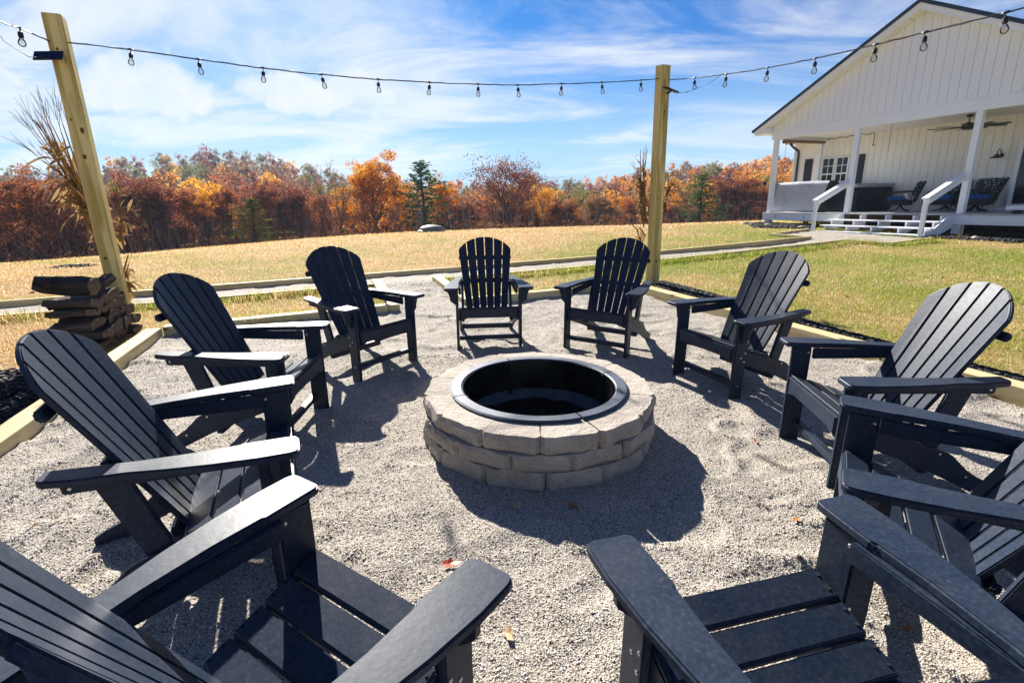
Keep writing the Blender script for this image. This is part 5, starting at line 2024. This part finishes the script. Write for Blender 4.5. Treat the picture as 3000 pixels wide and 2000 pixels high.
PROTO = dict(
    dense=[decid(i, 48, 620, .0112, .36, .04, floor_=.62) for i in (1, 2, 3)],
    maple=[decid(i, 46, 600, .0108, .34, .06, floor_=.55) for i in (11, 12)],
    open=[decid(i, 50, 260, .0110, .44, .26, .1, 4, 1.5) for i in (21, 22)],
    round=[decid(i, 34, 480, .0130, .42, .08, floor_=.5) for i in (31, 32)],
    bare=[bare(i) for i in (41, 42)],
    pine=[pine(51), pine(52, .30, 120, 30, .05, .017)],
    far=[decid(i, 20, 120, .027, .40, .10) for i in (61, 62, 63, 64)],
    farpine=[pine(71, .26, 44, 10, .08, .034)],
)


ZONES = ((-41, 'left of the left post'), (-36, 'behind the left post'), (-29, 'just right of the left post'), (-22, 'above the yellow-green cedar'),
         (-16, 'behind the bare grey tree'), (-12, 'behind the orange maple'), (-6, 'behind the tall pine'), (1.5, 'behind the open oak'),
         (8, 'right of the open oak'), (12, 'left of the right post'), (16.5, 'behind the right post'), (22, 'above the broad green pine'),
         (28, 'left of the porch'), (99, 'behind the porch'))


def zone(az):
    return next(w for a, w in ZONES if az < a)


def polar(az, r):
    return r * math.sin(rad(az)), r * math.cos(rad(az))


def tree(kind, var, az, tan_el, hw_px, r, leafmat, label, group='autumn trees along the edge of the lawn', name=None, bark='bark', rot=None):
    x, y = polar(az, r)
    z0 = gz(x, y)
    h = (1.288 + tan_el * r - z0) * (.93 if kind in ('dense', 'maple', 'round') else 1.0)
    tm, cm = PROTO[kind][var % len(PROTO[kind])]
    hw = hw_px * r / 1470
    cw = {'dense': .40, 'maple': .38, 'open': .47, 'round': .48, 'bare': .36, 'pine': .25, 'far': .46, 'farpine': .26}[kind]
    root = thing(name or ('pine_tree' if 'pine' in kind else 'autumn_tree'), label, 'tree',
                 T(x, y, z0) @ RZ(rot if rot is not None else az * 1.7 + r) @ S(hw / cw, hw / cw, h), group)
    for nm, me, mt in (('trunk', tm, bark), ('crown', cm, leafmat)):
        if not me.materials:
            me.materials.append(None)
        o = bpy.data.objects.new(nm, me)
        COL.objects.link(o)
        o.parent = root
        o.material_slots[0].link = 'OBJECT'
        o.material_slots[0].material = MAT[mt]
    return root


TREES = [
    ('dense', 0, -46.0, .046, 95, 42, 'leaf_rust', 'rust-red oak cut by the left frame edge'),
    ('dense', 1, -42.4, .058, 100, 40, 'leaf_rust', 'large rust-brown oak behind the corn stalks left of the left post'),
    ('dense', 2, -39.4, .050, 75, 43, 'leaf_darkred', 'dark rust oak partly hidden by the left post'),
    ('round', 0, -36.9, .038, 60, 47, 'leaf_olive', 'olive-brown tree just right of the left post'),
    ('dense', 0, -34.5, .053, 85, 42, 'leaf_darkred', 'dark red-brown oak, tallest just right of the left post'),
    ('dense', 1, -32.2, .046, 70, 44, 'leaf_rust', 'rust oak between the dark oak and the golden tree on the left'),
    ('maple', 0, -30.3, .036, 62, 46, 'leaf_gold', 'golden-orange tree standing between rust oaks on the left'),
    ('maple', 1, -28.3, .038, 58, 43, 'leaf_rust', 'orange-rust tree right of the golden tree on the left'),
    ('pine', 0, -26.3, .018, 96, 36, 'needle_yellow', 'small yellow-green cedar in front of the rust trees, left of centre'),
    ('dense', 2, -24.9, .042, 66, 46, 'leaf_darkred', 'dark red tree behind the yellow-green cedar'),
    ('dense', 0, -22.0, .037, 68, 45, 'leaf_darkred', 'dark red tree between the cedar and the bare grey tree'),
    ('round', 1, -20.0, .027, 52, 43, 'leaf_rust', 'small rust tree left of the bare grey tree'),
    ('bare', 0, -18.1, .0855, 62, 42, 'leaf_olive', 'tall bare grey tree left of the bright orange maple'),
    ('maple', 0, -14.5, .0865, 102, 44, 'leaf_orange', 'big bright orange maple, the brightest tree of the row'),
    ('round', 0, -11.6, .030, 50, 48, 'leaf_brown', 'brown tree between the orange maple and the tall pine'),
    ('pine', 0, -9.3, .0785, 118, 42, 'needle_green', 'tall dark green pine right of the orange maple'),
    ('maple', 1, -7.2, .041, 60, 47, 'leaf_orange', 'orange tree showing behind the right side of the tall pine'),
    ('dense', 1, -4.9, .006, 62, 44, 'leaf_darkred', 'low dark red tree between the tall pine and the open oak'),
    ('open', 0, -.7, .069, 118, 43, 'leaf_darkred', 'open-crowned red-brown oak behind the centre chair, sky showing through'),
    ('round', 1, 3.6, .031, 54, 47, 'leaf_gold', 'round golden-orange tree right of the open oak'),
    ('dense', 2, 1.9, -.004, 52, 45, 'leaf_darkred', 'low dark red tree under the right side of the open oak'),
    ('dense', 0, 6.3, .003, 56, 45, 'leaf_rust', 'low rust tree right of the round golden tree'),
    ('round', 0, 8.0, .016, 50, 56, 'leaf_olive', 'yellow-green tree peeking over the low rust trees, right of centre'),
    ('dense', 1, 9.7, .013, 62, 46, 'leaf_brown', 'rounded brown tree left of the right post'),
    ('round', 1, 12.2, .010, 54, 52, 'leaf_orange', 'small orange tree just left of the right post'),
    ('dense', 2, 14.2, .006, 55, 50, 'leaf_rust', 'rust tree partly behind the corn on the right post'),
    ('round', 0, 16.6, .014, 52, 56, 'leaf_orange', 'orange-rust tree just right of the right post'),
    ('pine', 0, 20.3, .041, 92, 45, 'needle_green', 'broad green pine between the right post and the porch'),
    ('dense', 0, 22.6, .031, 66, 58, 'leaf_darkred', 'dark red tree right of the broad green pine'),
    ('maple', 1, 24.7, .033, 62, 60, 'leaf_rust', 'orange-rust tree left of the porch corner post'),
    ('dense', 1, 27.0, .022, 66, 62, 'leaf_rust', 'rust tree seen behind the porch corner post'),
    ('dense', 2, 18.4, .006, 48, 60, 'leaf_brown', 'brown tree behind the left side of the broad green pine'),
    ('round', 1, 30.0, .024, 60, 70, 'leaf_olive', 'dark olive tree seen through the left end of the porch'),
]
for t in TREES:
    tree(*t, bark='bark_grey' if t[0] == 'bare' else 'bark')

# a second row behind the first closes the gaps
rg = np.random.default_rng(5)
for i, az in enumerate(np.linspace(-50, 29, 34)):
    col = ('leaf_darkred', 'leaf_rust', 'leaf_brown', 'leaf_rust', 'leaf_darkred', 'leaf_orange')[rg.integers(0, 6)]
    word = dict(leaf_darkred='dark red', leaf_rust='rust', leaf_brown='brown', leaf_orange='orange')[col]
    lim = float(np.interp(az, [-50, -45, -34, -20, -10, 0, 10, 20, 30], [.026, .026, .024, .014, .004, -.004, -.010, -.004, -.002]))
    tree(('dense', 'round')[i % 2], i, float(az + rg.uniform(-.8, .8)), lim + float(rg.uniform(-.012, .006)), float(rg.uniform(50, 72)), float(rg.uniform(52, 66)), col,
         '%s tree in the second row, %s' % (word, zone(az)), 'second row of autumn trees')

# woods on the hills behind, tree by tree
rg = np.random.default_rng(21)
LEFTCOL = ['leaf_brown', 'leaf_rust', 'leaf_brown', 'leaf_olive', 'leaf_brown', 'leaf_gold', 'leaf_brown', 'leaf_rust']
RIGHTCOL = ['leaf_rust', 'leaf_orange', 'leaf_darkred', 'leaf_rust', 'leaf_gold', 'leaf_olive', 'leaf_brown', 'leaf_orange']
WORD = dict(leaf_brown='brown', leaf_rust='rust-coloured', leaf_olive='olive green', leaf_gold='yellow', leaf_orange='orange', leaf_darkred='dark red', needle_green='dark green')
count = 0
for band, (f0, f1, n) in enumerate(((.96, 1.04, 84), (.84, .95, 70), (.70, .83, 60), (.56, .69, 50), (.42, .55, 36))):
    azs = np.linspace(-52, 34, n) + rg.uniform(-.5, .5, n)
    for az in azs:
        R = float(hill_range(az)); r = R * rg.uniform(f0, f1)
        x, y = polar(az, r); z0 = gz(x, y)
        e = float(np.interp(az, SKYLINE[:, 0], SKYLINE[:, 1]))
        lower = (0, .012, .024, .036, .044)[band] * (1 if az < -14 else .75)
        h = 1.288 + (e - lower + rg.uniform(-.005, .005)) * r - z0
        h = max(h, 6.0)
        left = az < -14
        col = (LEFTCOL if left else RIGHTCOL)[rg.integers(0, 8)]
        kind = 'far'
        if rg.random() < .05:
            kind, col = 'farpine', 'needle_green'
        side = 'left' if az < -14 else ('centre' if az < 8 else 'right')
        lab = 'distant %s tree %s, %s' % (WORD[col], ('on the skyline', 'just below the skyline', 'halfway up the hill', 'on the lower slope', 'at the foot of the hill')[band], zone(az))
        hw = (h * .5 + 3.2) * rg.uniform(.36, .50) if kind == 'far' else h * .24
        tm, cm = PROTO[kind][int(rg.integers(0, len(PROTO[kind])))]
        root = thing('hillside_pine' if kind == 'farpine' else 'hillside_tree', lab, 'tree',
                     T(x, y, z0) @ RZ(float(rg.uniform(0, 6.28))) @ S(hw / .46 if kind == 'far' else hw / .26, hw / .46 if kind == 'far' else hw / .26, h),
                     'trees on the wooded hillsides')
        for nm, me, mt in (('trunk', tm, 'bark'), ('crown', cm, col)):
            if not me.materials:
                me.materials.append(None)
            o = bpy.data.objects.new(nm, me); COL.objects.link(o); o.parent = root
            o.material_slots[0].link = 'OBJECT'; o.material_slots[0].material = MAT[mt]

# brush and saplings at the foot of the tree row: one mass
n = 30000
az = rg.uniform(-54, 34, n); r = rg.uniform(33, 50, n)
x = r * np.sin(np.radians(az)); y = r * np.cos(np.radians(az))
hmax = .3 + 1.3 * fbm(x, y, .35, 3)
z = g(x, y) + hmax * rg.random(n) ** 1.2
ok = (NV[0] * x + NV[1] * y) > 30
V = leaf_quads(np.stack([x, y, z], -1)[ok], np.full(int(ok.sum()), .09), rg)
tag(link('undergrowth', fast_mesh('undergrowth', V, np.arange(len(V)).reshape(-1, 4)), 'brush_twig'), 'tangled brown undergrowth at the foot of the tree row', 'undergrowth', kind='stuff')
n = 2600
az = rg.uniform(-54, 34, n); r = rg.uniform(33, 52, n)
x = r * np.sin(np.radians(az)); y = r * np.cos(np.radians(az)); ok = (NV[0] * x + NV[1] * y) > 31
x, y = x[ok], y[ok]; z = g(x, y); h = rg.uniform(1.5, 4.5, len(x)); w = .016
dx, dy = rg.normal(0, .35, len(x)), rg.normal(0, .35, len(x))
V = np.stack([np.stack([x - w, y, z], -1), np.stack([x + w, y, z], -1), np.stack([x + dx, y + dy, z + h], -1)], 1).reshape(-1, 3)
tag(link('saplings', fast_mesh('saplings', V, np.arange(len(V)).reshape(-1, 3)), 'bark_grey'), 'thin grey saplings and stems in the undergrowth', 'saplings', kind='stuff')


# ------------------------------------------------------------------ air
hz = bpy.data.materials.new('air'); hz.use_nodes = True
ht = hz.node_tree; ht.nodes.clear()
ho_ = ht.nodes.new('ShaderNodeOutputMaterial'); hv_ = ht.nodes.new('ShaderNodeVolumePrincipled')
hv_.inputs['Color'].default_value = (0.55, 0.76, 1.0, 1)
hv_.inputs['Density'].default_value = 0.0004
hv_.inputs['Anisotropy'].default_value = 0.2
ht.links.new(hv_.outputs[0], ho_.inputs['Volume'])
haze = MB().box((-425, -305, -14), (425, 425, 42)).build('haze', None)
haze.data.materials.append(hz)
tag(haze, kind='stuff', label='thin pale autumn haze over the valley', cat='haze')
